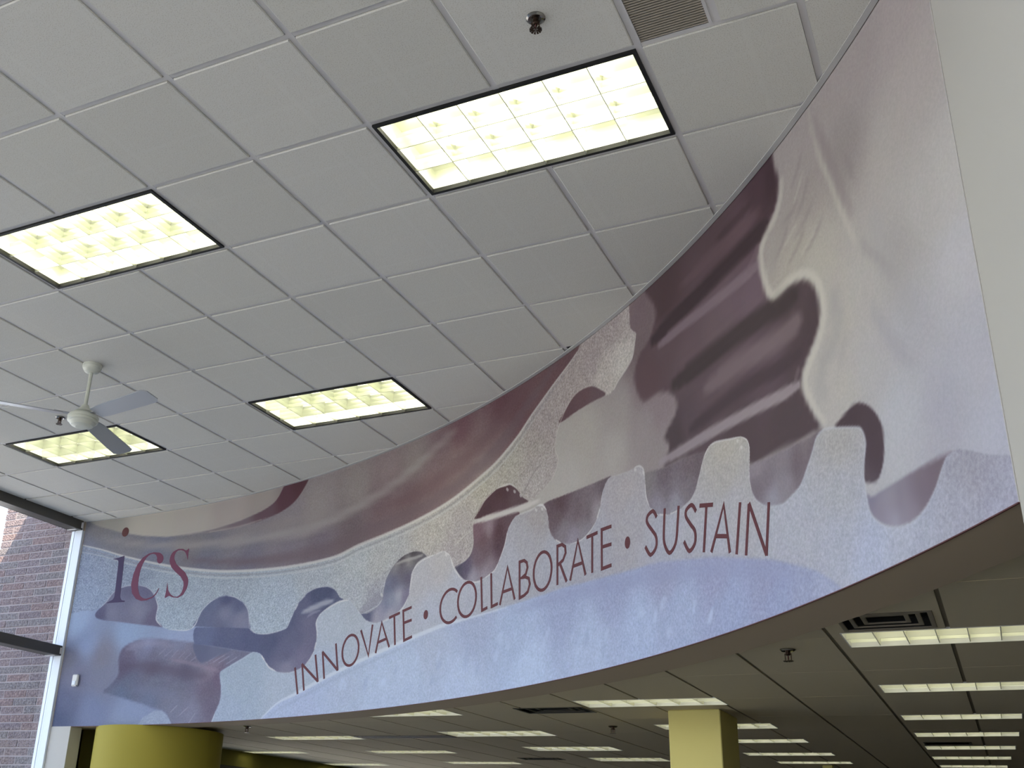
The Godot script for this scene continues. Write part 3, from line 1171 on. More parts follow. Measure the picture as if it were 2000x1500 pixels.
func paint_mural():  # inks near the left end are darkened: painted shade of the window jamb
	fill_shape([-40,2040,2945,2040,5590,2040,7439,2040,9053,2040,9589,2040,9927,1771,9927,-40,8993,-40,6805,-40,3860,-40,-40,-40], [9636,1798,172,163,164,9418,1895,165,157,158,9265,1975,166,158,158,9017,1870,164,156,156,9177,1606,152,144,145,9505,1460,176,171,169,9684,1558,178,171,170,9825,1088,186,183,182,9622,1089,180,177,177,9464,1028,168,164,164,9799,793,186,185,192,9232,997,176,173,172,9448,708,174,173,182,9761,471,178,178,190,9584,381,170,170,184,9822,208,178,180,196,9161,707,176,174,178,9312,454,180,182,192,8975,727,178,174,172,8995,993,176,172,168,8898,1315,174,170,164,8748,1450,170,165,158,8733,1608,160,152,152,8873,1620,158,150,150,8722,1795,164,157,156,6523,1360,168,163,157,6341,1188,172,168,164,6865,1185,168,163,160,6934,1409,156,149,148,7202,1192,150,141,144,7351,1025,146,137,140,7221,1453,134,120,126,7181,1686,118,103,106,7194,1871,122,105,110,7370,1247,140,126,132,93,957,145,162,191,772,848,139,158,190,1514,777,141,155,188,270,742,136,149,180,486,646,124,123,139,99,636,115,117,137,202,464,119,121,146,537,406,122,125,148,126,228,100,106,135,463,152,117,128,161,926,96,133,146,179,68,65,84,93,122], 17.5, 5, 1, 900)  # blurred pale gear behind everything
	fill_shape([7251,2040,7356,1877,7373,1800,7346,1750,7284,1685,7190,1651,7135,1593,7113,1527,7141,1436,7192,1362,7258,1349,7357,1346,7473,1306,7532,1254,7548,1192,7512,1149,7456,1119,7404,1075,7447,1027,7432,976,7385,920,7602,904,7892,823,8183,672,8335,658,8507,644,8713,626,8778,623,8742,683,8692,768,8663,837,8667,880,8697,921,8756,962,8806,997,8844,1037,8863,1090,8856,1158,8827,1224,8783,1269,8718,1297,8648,1306,8564,1301,8510,1309,8472,1333,8440,1395,8411,1504,8402,1571,8408,1608,8441,1655,8495,1684,8562,1709,8602,1742,8630,1790,8642,1854,8620,1923,8585,2040,8048,2040,7437,2040], [7477,1830,84,66,70,8032,1893,92,74,80,8450,1921,84,64,72,8593,1882,74,56,63,8284,1830,100,80,88,7458,1625,100,82,88,7707,1397,106,88,96,8082,1500,112,94,104,8325,1456,112,94,106,7278,1461,98,78,84,7837,1177,98,82,90,8697,1189,84,70,76,8807,1087,80,66,72,8399,1043,96,80,90,7672,1079,92,78,86,8130,810,86,72,78,8528,757,84,71,77,7510,1027,80,68,74,7973,1444,110,93,100], 45.3, 0, 1, 260)  # dark ribbed flank
	fill_stroke([7322,1662,7559,1690,8007,1706,8365,1705,8511,1693], 97.5, [66, 53, 58], 36.0, 0.85, 0.6)  # rib shadow
	fill_stroke([7390,1607,7622,1609,7888,1591,8243,1563,8409,1554], 59.7, [134, 117, 127], 26.9, 0.8, 0.6)  # rib light
	fill_stroke([7645,1837,7955,1835,8231,1820,8451,1805], 82.2, [112, 90, 97], 41.8, 0.55)  # upper rib light
	fill_stroke([8032,1893,8205,1889,8394,1887], 51.5, [72, 56, 62], 29.4, 0.5)  # upper rib shadow
	fill_stroke([7518,1323,7855,1327,8205,1312,8532,1278,8691,1251], 110.7, [70, 60, 63], 44.3, 0.85, 0.6)  # rib shadow
	fill_stroke([7837,1177,8135,1170,8416,1138,8596,1125,8699,1129], 98.8, [126, 110, 117], 47.4, 0.75, 0.6)  # rib light
	fill_stroke([7666,1027,7920,1038,8211,1037,8483,1001,8684,986], 73.2, [76, 63, 70], 37.3, 0.8, 0.6)  # rib shadow
	fill_stroke([7346,957,7607,951,7858,942,8052,927,8284,904,8505,875,8643,864], 57.4, [152, 141, 150], 24.3, 0.9, 0.6)  # rib light
	fill_stroke([8304,1573,8380,1611,8414,1644], 41.6, [125, 105, 115], 22.2, 0.5, 0.6)  # rib edge light
	fill_stroke([8618,890,8656,931], 30.1, [120, 104, 112], 19.3, 0.6, 0.6)  # rib edge light
	fill_stroke([8666,1828,8654,1762,8622,1719,8577,1684,8510,1662,8461,1633,8433,1580,8434,1501,8468,1391,8502,1343,8561,1332,8644,1337,8732,1321,8804,1286,8869,1220,8892,1146,8894,1075,8873,1018,8835,975,8786,940,8727,899,8698,863,8697,814,8730,748,8773,679,8805,638], 40.4, [194, 191, 184], 37.3, 0.7, 0.6)  # pale tooth rim
	fill_stroke([8742,1704,8691,1634,8615,1579,8538,1521,8522,1428], 52.6, [158, 152, 150], 57.9, 0.5, 0.6)  # pale inner shade
	fill_stroke([8966,1118,8995,993,8944,910,8853,865,8808,809,8824,727], 68.0, [158, 156, 158], 68.0, 0.55, 0.6)  # pale inner shade
	fill_stroke([9297,1255,9382,995,9491,743], 101.1, [164, 162, 166], 101.1, 0.4, 0.6)  # pale inner shade
	fill_stroke([8938,2040,8989,1740,9057,1547,9114,1370,9166,1244,9209,1157], 29.5, [188, 184, 179], 37.7, 0.6)  # ridge
	fill_stroke([8980,1934,9042,1739,9089,1597,9125,1473,9186,1325], 47.9, [142, 132, 136], 52.7, 0.65)  # valley
	fill_stroke([9177,1606,9203,1537,9221,1472], 34.6, [140, 131, 135], 36.9, 0.5)  # valley
	fill_stroke([9207,1213,9233,1157,9300,1084,9402,934], 34.4, [146, 142, 146], 55.0, 0.45)  # valley
	fill_stroke([9219,942,9319,752,9447,579], 49.5, [158, 156, 166], 59.5, 0.45)  # valley
	fill_stroke([8853,1836,8806,1778,8734,1735], 22.8, [136, 127, 130], 31.3, 0.4)  # scratch
	fill_stroke([8889,1696,8833,1627,8753,1571], 22.3, [136, 127, 130], 30.5, 0.4)  # scratch
	fill_stroke([8787,1650,8727,1625,8641,1614], 22.7, [136, 127, 130], 31.2, 0.4)  # scratch
	fill_stroke([8908,1572,8826,1526,8720,1491], 22.0, [136, 127, 130], 30.2, 0.4)  # scratch
	fill_stroke([8683,1589,8628,1533,8547,1490], 22.9, [136, 127, 130], 31.4, 0.4)  # scratch
	fill_stroke([8826,1501,8750,1449,8649,1408], 22.1, [136, 127, 130], 30.3, 0.4)  # scratch
	fill_stroke([8972,1459,8892,1413,8788,1378], 21.4, [136, 127, 130], 29.3, 0.4)  # scratch
	fill_stroke([8863,1751,8729,1636], 16.1, [192, 188, 182], 23.2, 0.35)  # scratch
	fill_stroke([8799,1568,8590,1492], 16.1, [192, 188, 182], 23.2, 0.35)  # scratch
	fill_stroke([8925,1441,8735,1384], 15.4, [192, 188, 182], 22.2, 0.35)  # scratch
	fill_stroke([9030,1150,8931,981], 39.8, [160, 156, 158], 50.0, 0.4)  # scratch
	fill_stroke([8916,967,8804,865], 40.1, [160, 156, 158], 50.4, 0.4)  # scratch
	fill_stroke([9041,927,8948,781], 38.5, [160, 156, 158], 48.4, 0.4)  # scratch
	fill_shape([-40,2040,135,2040,2947,2040,4116,2040,5229,2040,6293,2040,6511,2040,6467,1964,6354,1918,6166,1848,5914,1735,5738,1636,5474,1527,5219,1462,4963,1404,4705,1364,4378,1331,4049,1307,3717,1284,3454,1243,3185,1237,2779,1247,2369,1274,1887,1322,1399,1404,977,1496,552,1605,266,1692,-40,1769,-40,1804], [166,1853,126,125,129,117,1767,115,119,139,663,1719,124,124,134,962,1572,116,119,139,1492,1640,124,121,128,1662,1449,112,112,129,2112,1608,129,125,134,2218,1367,112,109,126,2721,1657,136,129,135,2754,1422,122,115,127,3123,1723,146,138,138,3170,1358,114,104,116,3662,1794,142,134,132,3636,1408,108,95,101,3962,1515,116,98,104,4067,1832,142,128,128,4083,1658,118,98,104,4362,1533,112,92,98,4401,1876,140,130,128,4689,1597,126,106,110,4806,1848,124,104,108,5001,1913,112,80,88,4950,1649,134,116,117,5270,1792,124,102,106,5279,1578,140,124,124,5527,1903,100,68,76,5467,1732,124,102,106,5786,1853,104,74,80,5913,1882,112,86,90,6167,1970,108,80,84,6293,1993,104,80,84], 16.7, 8, 1, 1800)  # inner rim of the upper gear
	fill_stroke([1393,1493,1875,1409,2348,1360,2750,1331,3149,1320,3400,1324,3660,1363,3995,1385,4320,1408,4640,1440,4890,1478,5141,1535,5387,1598,5645,1705,5820,1805,6075,1921,6264,2040,6376,2040], 106.5, [106, 90, 98], 68.2, 0.55)  # rim shade
	fill_stroke([3905,1510,4229,1531,4539,1560,4775,1596,5017,1651,5251,1711,5498,1815,5670,1916,5931,2040,6122,2040,6233,2040], 132.5, [104, 80, 86], 106.0, 0.5)  # rim shade
	fill_stroke([1800,1738,2271,1680,2641,1647,3012,1630,3201,1629,3421,1663], 114.1, [142, 134, 134], 118.6, 0.5)  # rim light
	fill_stroke([242,1809,663,1719,1116,1652,1806,1596,2495,1562,3011,1535,3514,1591,4013,1677,4422,1778,4737,1876,4967,1939], 74.4, [160, 156, 153], 82.4, 0.55)  # rim highlight
	fill_shape([-40,2040,-40,2040,146,1951,325,1897,504,1843,786,1784,1099,1740,1408,1729,1749,1735,2087,1766,2355,1811,2551,1883,2663,2040,2713,2040,2874,2040,1542,2040], [213,1950,150,149,144,899,1901,173,170,162,1447,1895,171,166,160,1923,1928,164,156,153,2402,1957,154,146,143,2638,2001,144,135,134], 23.9, 0, 1, 260)  # cream field above the rim
	fill_shape([1749,1735,2087,1766,2355,1811,2551,1883,2663,2040,2712,2040,2973,2040,2906,1912,2781,1814,2583,1754,2300,1719,1959,1706,1616,1713], [2848,1985,87,56,64,2690,1872,91,61,72,2425,1799,101,79,89,2090,1746,118,105,114,1750,1725,128,120,125], 17.5, 0, 1, 260)  # dark crescent under the cream field
	fill_stroke([1581,1718,2095,1716,2434,1741], 17.5, [168, 162, 160], 14.0, 0.5)  # rim edge scratch
	fill_shape([-40,1804,-40,1769,266,1692,552,1605,977,1496,1399,1404,1887,1322,2369,1274,2779,1247,3185,1237,3454,1243,3717,1284,4049,1307,4378,1331,4705,1364,4963,1404,5219,1462,5474,1527,5738,1636,5914,1735,6166,1848,6354,1918,6467,1964,6665,2040,7099,2040,7090,2040,7085,1903,7099,1841,7148,1790,7127,1729,7099,1665,7039,1627,6944,1589,6884,1548,6825,1542,6779,1559,6722,1614,6629,1669,6509,1691,6411,1680,6312,1619,6250,1565,6213,1495,6199,1377,6229,1334,6210,1279,6162,1226,6077,1196,5980,1162,5906,1150,5845,1159,5808,1193,5732,1269,5644,1320,5505,1332,5391,1314,5304,1269,5243,1203,5213,1166,5203,1110,5213,1021,5191,953,5117,910,4993,876,4861,944,4729,1006,4556,1076,4463,1101,4332,1094,4231,1056,4157,998,4111,934,4092,858,4085,797,4024,750,3832,713,3707,776,3522,894,3447,966,3349,1005,3188,1009,3085,980,2987,915,2942,852,2899,779,2855,716,2724,699,2592,694,2457,710,2362,763,2349,843,2314,936,2236,1007,2133,1059,2021,1084,1914,1081,1812,1049,1716,983,1675,912,1645,859,1599,821,1507,814,1303,838,1203,873,1125,936,1113,994,1119,1070,1070,1152,1002,1226,912,1272,815,1290,693,1300,564,1279,494,1234,431,1158,362,1107,289,1082,169,1088,-40,1101], [48,1468,132,143,165,171,1204,136,149,172,650,1449,137,148,168,1375,1165,150,162,178,1343,977,152,166,183,2044,1192,150,161,176,2573,822,158,171,188,3067,1111,161,169,180,2825,925,158,170,187,3733,1139,168,174,180,3693,899,162,168,178,4003,1095,167,169,172,4027,852,150,152,164,4713,1237,168,164,161,4988,957,160,154,158,5349,1428,168,163,154,5079,1049,162,155,156,5665,1487,166,161,153,5978,1500,162,154,150,5979,1257,168,161,160,6040,1621,160,150,149,6414,1803,162,152,150,6659,1843,160,150,150,6773,1696,180,173,168,6980,1709,190,186,180,7020,1887,170,162,160,6904,1940,160,150,150], 10.7, 26, 1, 260)  # granular face of the upper gear
	fill_stroke([-40,1804,-40,1769,266,1692,552,1605,977,1496,1399,1404,1887,1322,2369,1274,2779,1247,3185,1237,3454,1243,3717,1284,4049,1307,4378,1331,4705,1364,4963,1404,5219,1462,5474,1527,5738,1636,5914,1735,6166,1848,6354,1918,6467,1964], 24.9, [196, 195, 192], 13.3, 0.75)  # lip line
	fill_stroke([-40,1760,-40,1726,282,1649,567,1563,991,1454,1413,1364,1900,1283,2381,1236,2791,1210,3197,1201,3465,1207,3728,1248,4059,1272,4388,1297,4714,1330,4972,1372,5227,1430,5481,1496,5745,1605,5921,1704,6172,1817,6360,1888,6472,1934], 16.6, [134, 134, 142], 13.3, 0.5)  # lip shadow
	fill_stroke([-40,1733,-40,1698,294,1622,579,1536,1003,1428,1424,1338,1911,1258,2392,1212,2801,1187,3206,1178,3474,1185,3737,1226,4068,1250,4396,1275,4722,1309,4979,1351,5234,1409,5488,1475,5752,1584,5927,1684,6178,1797], 16.6, [186, 188, 192], 13.3, 0.5)  # second lip line
	fill_stroke([5808,1193,5856,1256,5954,1333,6040,1360], 13.8, [124, 118, 118], 18.5, 0.5)  # crack
	fill_stroke([4958,1036,5077,1086,5184,1114], 9.7, [190, 186, 184], 11.7, 0.6)  # tooth crease
	fill_shape([3776,743,3833,709,4024,750,4085,797,4093,850,3995,849,3869,795], [3938,766,132,132,150], 40.9, 6, 0.6, 260)  # tooth side shade
	fill_shape([312,1036,330,1074,375,1107,431,1158,494,1234,564,1279,693,1300,815,1290,912,1272,1002,1226,1070,1152,1119,1070,1113,994,1125,936,1217,868,1095,885,890,913,686,945,448,978,345,1004], [686,1270,102,101,128,928,1227,103,102,131,577,1154,112,112,137,861,1060,125,126,148,531,1057,121,121,143,371,1032,93,91,118,751,951,115,114,138,1090,910,103,97,123], 17.2, 6, 1, 260)  # first gap
	fill_shape([1621,843,1675,912,1716,983,1812,1049,1914,1081,2021,1084,2133,1059,2236,1007,2314,936,2349,843,2370,753,2044,790], [2024,1065,82,87,120,2211,991,90,96,128,1840,1005,98,104,135,2022,919,117,120,147,2234,854,121,123,149,1973,814,99,103,131,1767,850,98,104,135], 16.7, 6, 1, 260)  # second gap
	fill_shape([707,589,713,655,737,697,807,736,945,771,1117,770,1457,725,1689,691,2073,619,2455,555,2354,519,2204,469,2054,418,2049,375,2075,296,2090,209,2076,142,2037,67,1985,-40,1528,-40,1455,43,1422,79,1350,116,1242,137,1104,177,831,240,573,298,627,347,683,392,732,465], [1057,741,129,134,165,931,710,121,121,146,1267,677,119,120,145,1464,688,122,126,153,818,622,105,98,121,1152,591,112,110,133,1485,572,120,115,136,1824,529,119,116,138,807,514,94,86,110,1171,493,97,91,112,1578,427,97,94,117,1908,427,129,118,139,869,372,102,107,130,1198,359,109,112,133,1537,300,112,113,134,823,281,98,109,136,1164,202,106,115,142,1496,169,119,122,145,1709,74,124,125,149,1933,281,106,98,119,2028,341,108,95,119,2032,169,108,101,123,2218,547,111,111,137], 32.7, 8, 1, 260)  # shaded block
	fill_stroke([1404,655,1273,580], 8.9, [158, 156, 180], 11.1, 0.38)  # scratch
	fill_stroke([1482,659,1368,565], 8.8, [158, 156, 180], 11.1, 0.38)  # scratch
	fill_stroke([1580,635,1463,551], 8.8, [158, 156, 180], 11.0, 0.38)  # scratch
	fill_stroke([1662,620,1545,537], 8.8, [158, 156, 180], 11.0, 0.38)  # scratch
	fill_stroke([1320,679,1203,602], 8.9, [158, 156, 180], 11.1, 0.38)  # scratch
	fill_stroke([1735,580,1615,515], 8.8, [158, 156, 180], 11.0, 0.38)  # scratch
	fill_stroke([2064,593,1842,501], 10.9, [165, 165, 188], 10.9, 0.42)  # scratch
	fill_stroke([2121,571,1897,489], 10.9, [165, 165, 188], 10.9, 0.42)  # scratch
	fill_stroke([2189,558,1965,476], 10.8, [165, 165, 188], 10.8, 0.42)  # scratch
	fill_stroke([2285,542,2073,461], 10.8, [165, 165, 188], 10.8, 0.42)  # scratch
	fill_stroke([1447,82,1562,166], 10.7, [165, 165, 188], 10.7, 0.42)  # scratch
	fill_stroke([1552,44,1709,148], 10.7, [165, 165, 188], 10.7, 0.42)  # scratch
	fill_stroke([1687,-40,1802,101], 10.6, [165, 165, 188], 10.6, 0.42)  # scratch
	fill_stroke([1355,566,1628,514,1903,453,2041,419], 32.7, [142, 128, 148], 26.2, 0.5)  # block edge
	fill_stroke([743,540,1170,502,1577,436,1902,383], 82.4, [94, 86, 106], 70.3, 0.6)  # block shade
	fill_stroke([779,680,929,720,1125,728,1434,672], 55.9, [142, 140, 164], 53.7, 0.45)  # block light
	fill_stroke([878,325,1211,291,1551,224], 76.2, [118, 122, 150], 78.4, 0.4)  # block light
	fill_shape([1649,689,1868,651,2156,599,1985,550,1801,508,1728,544], [1729,616,90,96,127,2010,597,99,105,135], 21.9, 0, 0.8, 260)  # wedge of shade
	fill_shape([1657,831,2042,800,2362,763,2457,710,2592,694,2724,699,2855,716,2899,779,2942,852,2987,915,3085,980,3188,1009,3349,1005,3447,966,3522,894,3579,858,3423,837,3308,801,3259,765,3239,718,3262,641,3264,576,3242,496,3197,436,3138,392,3037,359,2909,340,2775,362,2676,403,2615,457,2553,522,2469,550,2278,581,2073,619,1799,665,1662,693], [1785,748,96,104,138,2118,749,90,95,128,2067,655,88,94,127,2401,641,85,90,124,2667,640,82,87,119,2997,651,95,97,127,3203,590,106,104,132,2887,495,96,97,127,2902,390,128,127,151,3092,436,113,109,138,2914,765,87,91,121,3068,854,93,96,126,3221,962,76,82,112,3387,962,74,80,110,3461,906,88,94,122,3116,744,105,104,132], 10.7, 6, 1, 260)  # wide shaded gap
	fill_stroke([3039,828,3182,849,3332,873,3444,875], 47.8, [162, 166, 182], 29.7, 0.8)  # gap light streak
	fill_stroke([3111,782,3188,807,3292,819], 21.2, [150, 150, 172], 17.0, 0.5)  # gap light streak
	fill_shape([6040,1065,6137,1087,6457,1068,6813,1046,6856,1006,6792,845,6676,756,6448,704,6217,765,6100,926], [6250,1034,92,72,80,6219,961,104,88,96,6454,949,112,98,106,6571,1011,120,108,116,6744,1024,104,92,100,6277,852,128,120,130,6568,904,114,102,110,6653,882,150,142,150,6392,775,142,136,152,6536,790,136,132,142], 12.7, 9, 1, 260)  # flank
	fill_shape([7141,950,7395,916,7601,899,7790,872,7813,818,7742,714,7625,646,7421,634,7246,718,7185,824], [7208,915,128,122,126,7391,874,110,99,108,7621,842,114,102,110,7384,794,118,109,120,7587,760,122,114,124,7326,729,142,138,154,7477,687,146,144,158,7737,844,108,96,104], 18.3, 9, 1, 260)  # flank
	fill_shape([8155,667,8334,654,8506,639,8713,622,8784,612,8739,549,8639,457,8505,403,8297,431,8198,505], [8242,641,140,132,142,8460,620,132,124,134,8669,608,128,118,126,8318,559,124,115,126,8573,542,112,100,110,8705,582,112,100,110,8228,553,118,108,120,8479,486,138,132,144,8347,472,148,146,162,8604,489,122,112,122], 20.7, 5, 1, 260)  # flank
	fill_shape([9030,279,9075,258,9194,260,9392,256,9581,243,9564,206,9492,165,9400,111,9299,90,9157,112,9040,198], [9070,253,128,124,146,9188,235,144,140,156,9246,200,134,126,142,9479,227,118,104,116,9377,202,124,112,126,9266,150,140,132,150,9169,161,148,142,160,9194,126,160,158,178,9109,196,140,134,152,9452,186,120,108,122], 22.8, 0, 1, 260)  # flank bowl
	fill_shape([8874,587,8909,602,8957,612,9021,621,9071,610,9129,573,9174,519,9196,465,9192,407,9177,357,9145,316,9107,301,9067,312,9040,322,9023,372,9052,496], [8979,573,80,66,73,9147,499,82,68,76,9118,377,82,68,77,9070,328,92,80,90], 20.3, 0, 1, 260)  # dark hook
	fill_shape([3806,716,3910,718,4024,750,4085,797,4092,858,4111,934,4157,998,4231,1056,4332,1094,4463,1101,4569,1074,4639,1007,4538,964,4479,898,4476,770,4406,682,4205,619,3973,617], [4430,1095,66,60,66,4301,1076,72,66,74,4401,1050,140,138,140,4240,1023,126,124,132,4309,984,102,97,110,4230,915,100,100,124,4380,914,96,92,112,4156,872,104,108,134,4197,781,132,138,160,4293,793,156,158,176,4372,782,118,112,138,4136,739,120,124,150,4075,697,140,140,162,3913,687,86,90,118,4014,658,150,148,166,4176,661,158,156,172], 10.1, 7, 1, 260)  # gap four
	fill_stroke([4219,1043,4336,1054,4480,1051,4583,1056], 25.4, [160, 158, 158], 16.2, 0.75)  # sliver light
	fill_shape([4967,880,5117,910,5191,953,5213,1021,5203,1110,5213,1166,5422,1154,5704,1122,5772,1092,5676,991,5605,852,5497,754,5252,709,5060,799], [5267,1081,118,92,103,5393,1082,140,122,132,5612,1082,98,76,84,5520,1026,84,58,66,5333,1014,104,80,88,5523,938,86,64,74,5368,918,104,84,94,5276,883,112,94,106,5402,824,132,118,130,5044,863,78,74,94,5133,857,92,84,106,5217,785,150,146,162,5373,771,146,138,152], 9.4, 8, 1, 260)  # gap five
	fill_shape([5218,1187,5243,1211,5304,1269,5391,1314,5505,1332,5606,1323,5656,1321,5732,1269,5808,1193,5870,1143,5672,1144,5422,1154], [5544,1304,80,54,60,5325,1213,78,54,62,5733,1202,92,72,78,5546,1196,86,62,70], 9.5, 4, 1, 260)  # gap five upper
	fill_stroke([5194,1163,5359,1158,5610,1141,5858,1125,6016,1122], 42.2, [192, 188, 186], 22.5, 0.95)  # bright bar
	fill_shape([6244,1564,6312,1619,6411,1680,6509,1691,6629,1669,6722,1614,6790,1555,6649,1565,6469,1571], [6531,1639,104,80,85,6348,1586,98,74,80,6680,1607,104,84,90], 13.4, 4, 1, 260)  # gap six
	fill_shape([1996,-40,2037,67,2076,142,2090,209,2075,296,2049,375,2054,418,2203,474,2354,524,2429,553,2482,553,2552,526,2614,466,2675,411,2773,371,2908,349,3037,359,3138,392,3197,436,3242,496,3264,576,3262,641,3239,718,3259,765,3308,801,3423,837,3539,859,3646,853,3717,807,3775,756,3833,705,3889,666,3971,637,4082,627,4190,643,4291,668,4365,711,4423,785,4436,867,4449,949,4510,1000,4599,1022,4727,1029,4843,1033,4923,984,4966,903,5047,816,5111,776,5251,737,5350,744,5472,773,5520,818,5567,877,5603,938,5626,1009,5686,1064,5735,1087,5827,1085,5919,1083,5980,1091,6040,1082,6089,1040,6112,968,6124,901,6183,829,6264,785,6368,759,6483,754,6587,784,6656,827,6704,898,6730,970,6778,1026,6824,1037,6913,1025,7035,1012,7079,1015,7134,1007,7175,974,7186,908,7191,822,7223,752,7302,692,7403,662,7525,658,7628,675,7682,711,7729,774,7777,846,7831,882,7900,881,8041,846,8123,827,8174,794,8191,750,8176,651,8172,600,8184,555,8220,503,8301,452,8425,425,8512,438,8582,458,8641,507,8691,553,8732,598,8776,611,8830,603,8939,566,9044,526,9067,498,9075,453,9049,390,9035,330,9038,280,9045,222,9071,182,9130,140,9210,111,9306,104,9388,124,9461,165,9503,204,9543,236,9574,242,9618,237,9682,209,9768,166,9927,104,9927,49,9927,-40,9927,-40,9476,-40,9028,-40,8431,-40,7555,-40,6265,-40,4920,-40,3541,-40,2442,-40,2020,-40], [2320,325,153,168,188,2231,76,154,169,192,2929,205,164,176,196,3459,645,166,176,192,3423,408,164,176,198,3707,776,164,172,186,4062,499,168,176,194,4544,887,168,168,178,4797,956,170,168,174,4693,605,168,174,192,5066,691,168,172,188,5680,753,166,168,182,5860,882,164,163,172,5980,1021,160,155,158,6158,689,166,168,182,6617,681,164,164,178,6990,908,168,163,168,7010,787,166,164,174,7361,533,168,170,186,7988,810,174,170,164,7972,692,168,165,166,7998,540,170,170,180,7843,438,170,172,188,8485,293,170,174,190,8894,535,168,166,168,8853,349,170,172,184,8814,166,170,175,194,9331,31,166,170,190,9666,155,158,157,172,9751,66,160,160,178,9580,58,166,168,186,9765,25,168,170,192,9008,62,172,180,206,9280,78,176,182,202], 8.3, 13, 1, 260)  # lower gear face
	fill_stroke([2552,526,2614,466], 14.6, [208, 210, 212], 8.5, 0.78)  # tooth edge light
	fill_stroke([2614,466,2675,411,2773,371], 13.8, [208, 210, 212], 8.4, 0.78)  # tooth edge light
	fill_stroke([2773,371,2908,349,3037,359,3138,392], 14.8, [208, 210, 212], 8.3, 0.16)  # tooth edge light
	fill_stroke([3138,392,3197,436,3242,496], 14.2, [208, 210, 212], 8.3, 0.52)  # tooth edge light
	fill_stroke([3242,496,3264,576], 14.2, [208, 210, 212], 8.3, 0.65)  # tooth edge light
	fill_stroke([3264,576,3262,641,3239,718,3259,765], 13.1, [208, 210, 212], 8.4, 0.65)  # tooth edge light
	fill_stroke([3259,765,3308,801], 15.3, [208, 210, 212], 8.4, 0.39)  # tooth edge light
	fill_stroke([3308,801,3423,837,3539,859,3646,853], 16.1, [208, 210, 212], 8.4, 0.65)  # tooth edge light
	fill_stroke([3646,853,3717,807,3775,756,3833,705], 10.8, [208, 210, 212], 8.3, 0.16)  # tooth edge light
	fill_stroke([3833,705,3889,666,3971,637,4082,627], 11.8, [208, 210, 212], 8.1, 0.16)  # tooth edge light
	fill_stroke([4082,627,4190,643], 13.1, [208, 210, 212], 8.0, 0.52)  # tooth edge light
	fill_stroke([4190,643,4291,668,4365,711,4423,785], 15.0, [208, 210, 212], 8.0, 0.65)  # tooth edge light
	fill_stroke([4423,785,4436,867,4449,949], 15.2, [208, 210, 212], 8.0, 0.65)  # tooth edge light
	fill_stroke([4449,949,4510,1000,4599,1022,4727,1029], 17.3, [208, 210, 212], 8.0, 0.65)  # tooth edge light
	fill_stroke([4727,1029,4843,1033], 9.8, [208, 210, 212], 7.9, 0.52)  # tooth edge light
	fill_stroke([4843,1033,4923,984], 10.7, [208, 210, 212], 7.8, 0.65)  # tooth edge light
	fill_stroke([4923,984,4966,903,5047,816,5111,776], 15.1, [208, 210, 212], 7.7, 0.65)  # tooth edge light
	fill_stroke([5111,776,5251,737,5350,744], 12.5, [208, 210, 212], 7.5, 0.65)  # tooth edge light
	fill_stroke([5350,744,5472,773,5520,818], 11.1, [208, 210, 212], 7.4, 0.78)  # tooth edge light
	fill_stroke([5520,818,5567,877,5603,938,5626,1009], 12.9, [208, 210, 212], 7.4, 0.65)  # tooth edge light
	fill_stroke([5626,1009,5686,1064,5735,1087], 15.1, [208, 210, 212], 7.4, 0.16)  # tooth edge light
	fill_stroke([5735,1087,5827,1085,5919,1083,5980,1091], 13.7, [208, 210, 212], 7.3, 0.39)  # tooth edge light
	fill_stroke([5980,1091,6040,1082,6089,1040], 15.0, [208, 210, 212], 7.2, 0.78)  # tooth edge light
	fill_stroke([6089,1040,6112,968,6124,901,6183,829], 13.3, [208, 210, 212], 7.0, 0.16)  # tooth edge light
	fill_stroke([6183,829,6264,785], 9.8, [208, 210, 212], 6.9, 0.78)  # tooth edge light
	fill_stroke([6264,785,6368,759], 11.2, [208, 210, 212], 6.8, 0.16)  # tooth edge light
	fill_stroke([6368,759,6483,754,6587,784,6656,827], 8.2, [208, 210, 212], 6.6, 0.65)  # tooth edge light
	fill_stroke([6656,827,6704,898], 13.7, [208, 210, 212], 6.6, 0.65)  # tooth edge light
	fill_stroke([6704,898,6730,970], 10.5, [208, 210, 212], 6.6, 0.52)  # tooth edge light
	fill_stroke([6730,970,6778,1026,6824,1037], 7.8, [208, 210, 212], 6.6, 0.16)  # tooth edge light
	fill_stroke([6824,1037,6913,1025,7035,1012,7079,1015], 9.9, [208, 210, 212], 6.4, 0.16)  # tooth edge light
	fill_stroke([7079,1015,7134,1007,7175,974,7186,908], 10.8, [208, 210, 212], 6.3, 0.52)  # tooth edge light
	fill_stroke([7186,908,7191,822,7223,752], 8.5, [208, 210, 212], 6.1, 0.78)  # tooth edge light
	fill_stroke([7223,752,7302,692], 6.9, [208, 210, 212], 6.0, 0.52)  # tooth edge light
	fill_stroke([7302,692,7403,662], 10.0, [208, 210, 212], 5.9, 0.78)  # tooth edge light
	fill_stroke([7403,662,7525,658], 8.4, [208, 210, 212], 5.8, 0.65)  # tooth edge light
	fill_stroke([7525,658,7628,675,7682,711], 10.6, [208, 210, 212], 5.7, 0.39)  # tooth edge light
	fill_stroke([7682,711,7729,774,7777,846], 8.5, [208, 210, 212], 5.6, 0.52)  # tooth edge light
	fill_stroke([7777,846,7831,882], 8.6, [208, 210, 212], 5.6, 0.65)  # tooth edge light
	fill_stroke([7831,882,7900,881,8041,846,8123,827], 9.9, [208, 210, 212], 5.4, 0.65)  # tooth edge light
	fill_stroke([8123,827,8174,794,8191,750,8176,651], 6.5, [208, 210, 212], 5.2, 0.78)  # tooth edge light
	fill_stroke([8176,651,8172,600,8184,555], 8.1, [208, 210, 212], 5.1, 0.52)  # tooth edge light
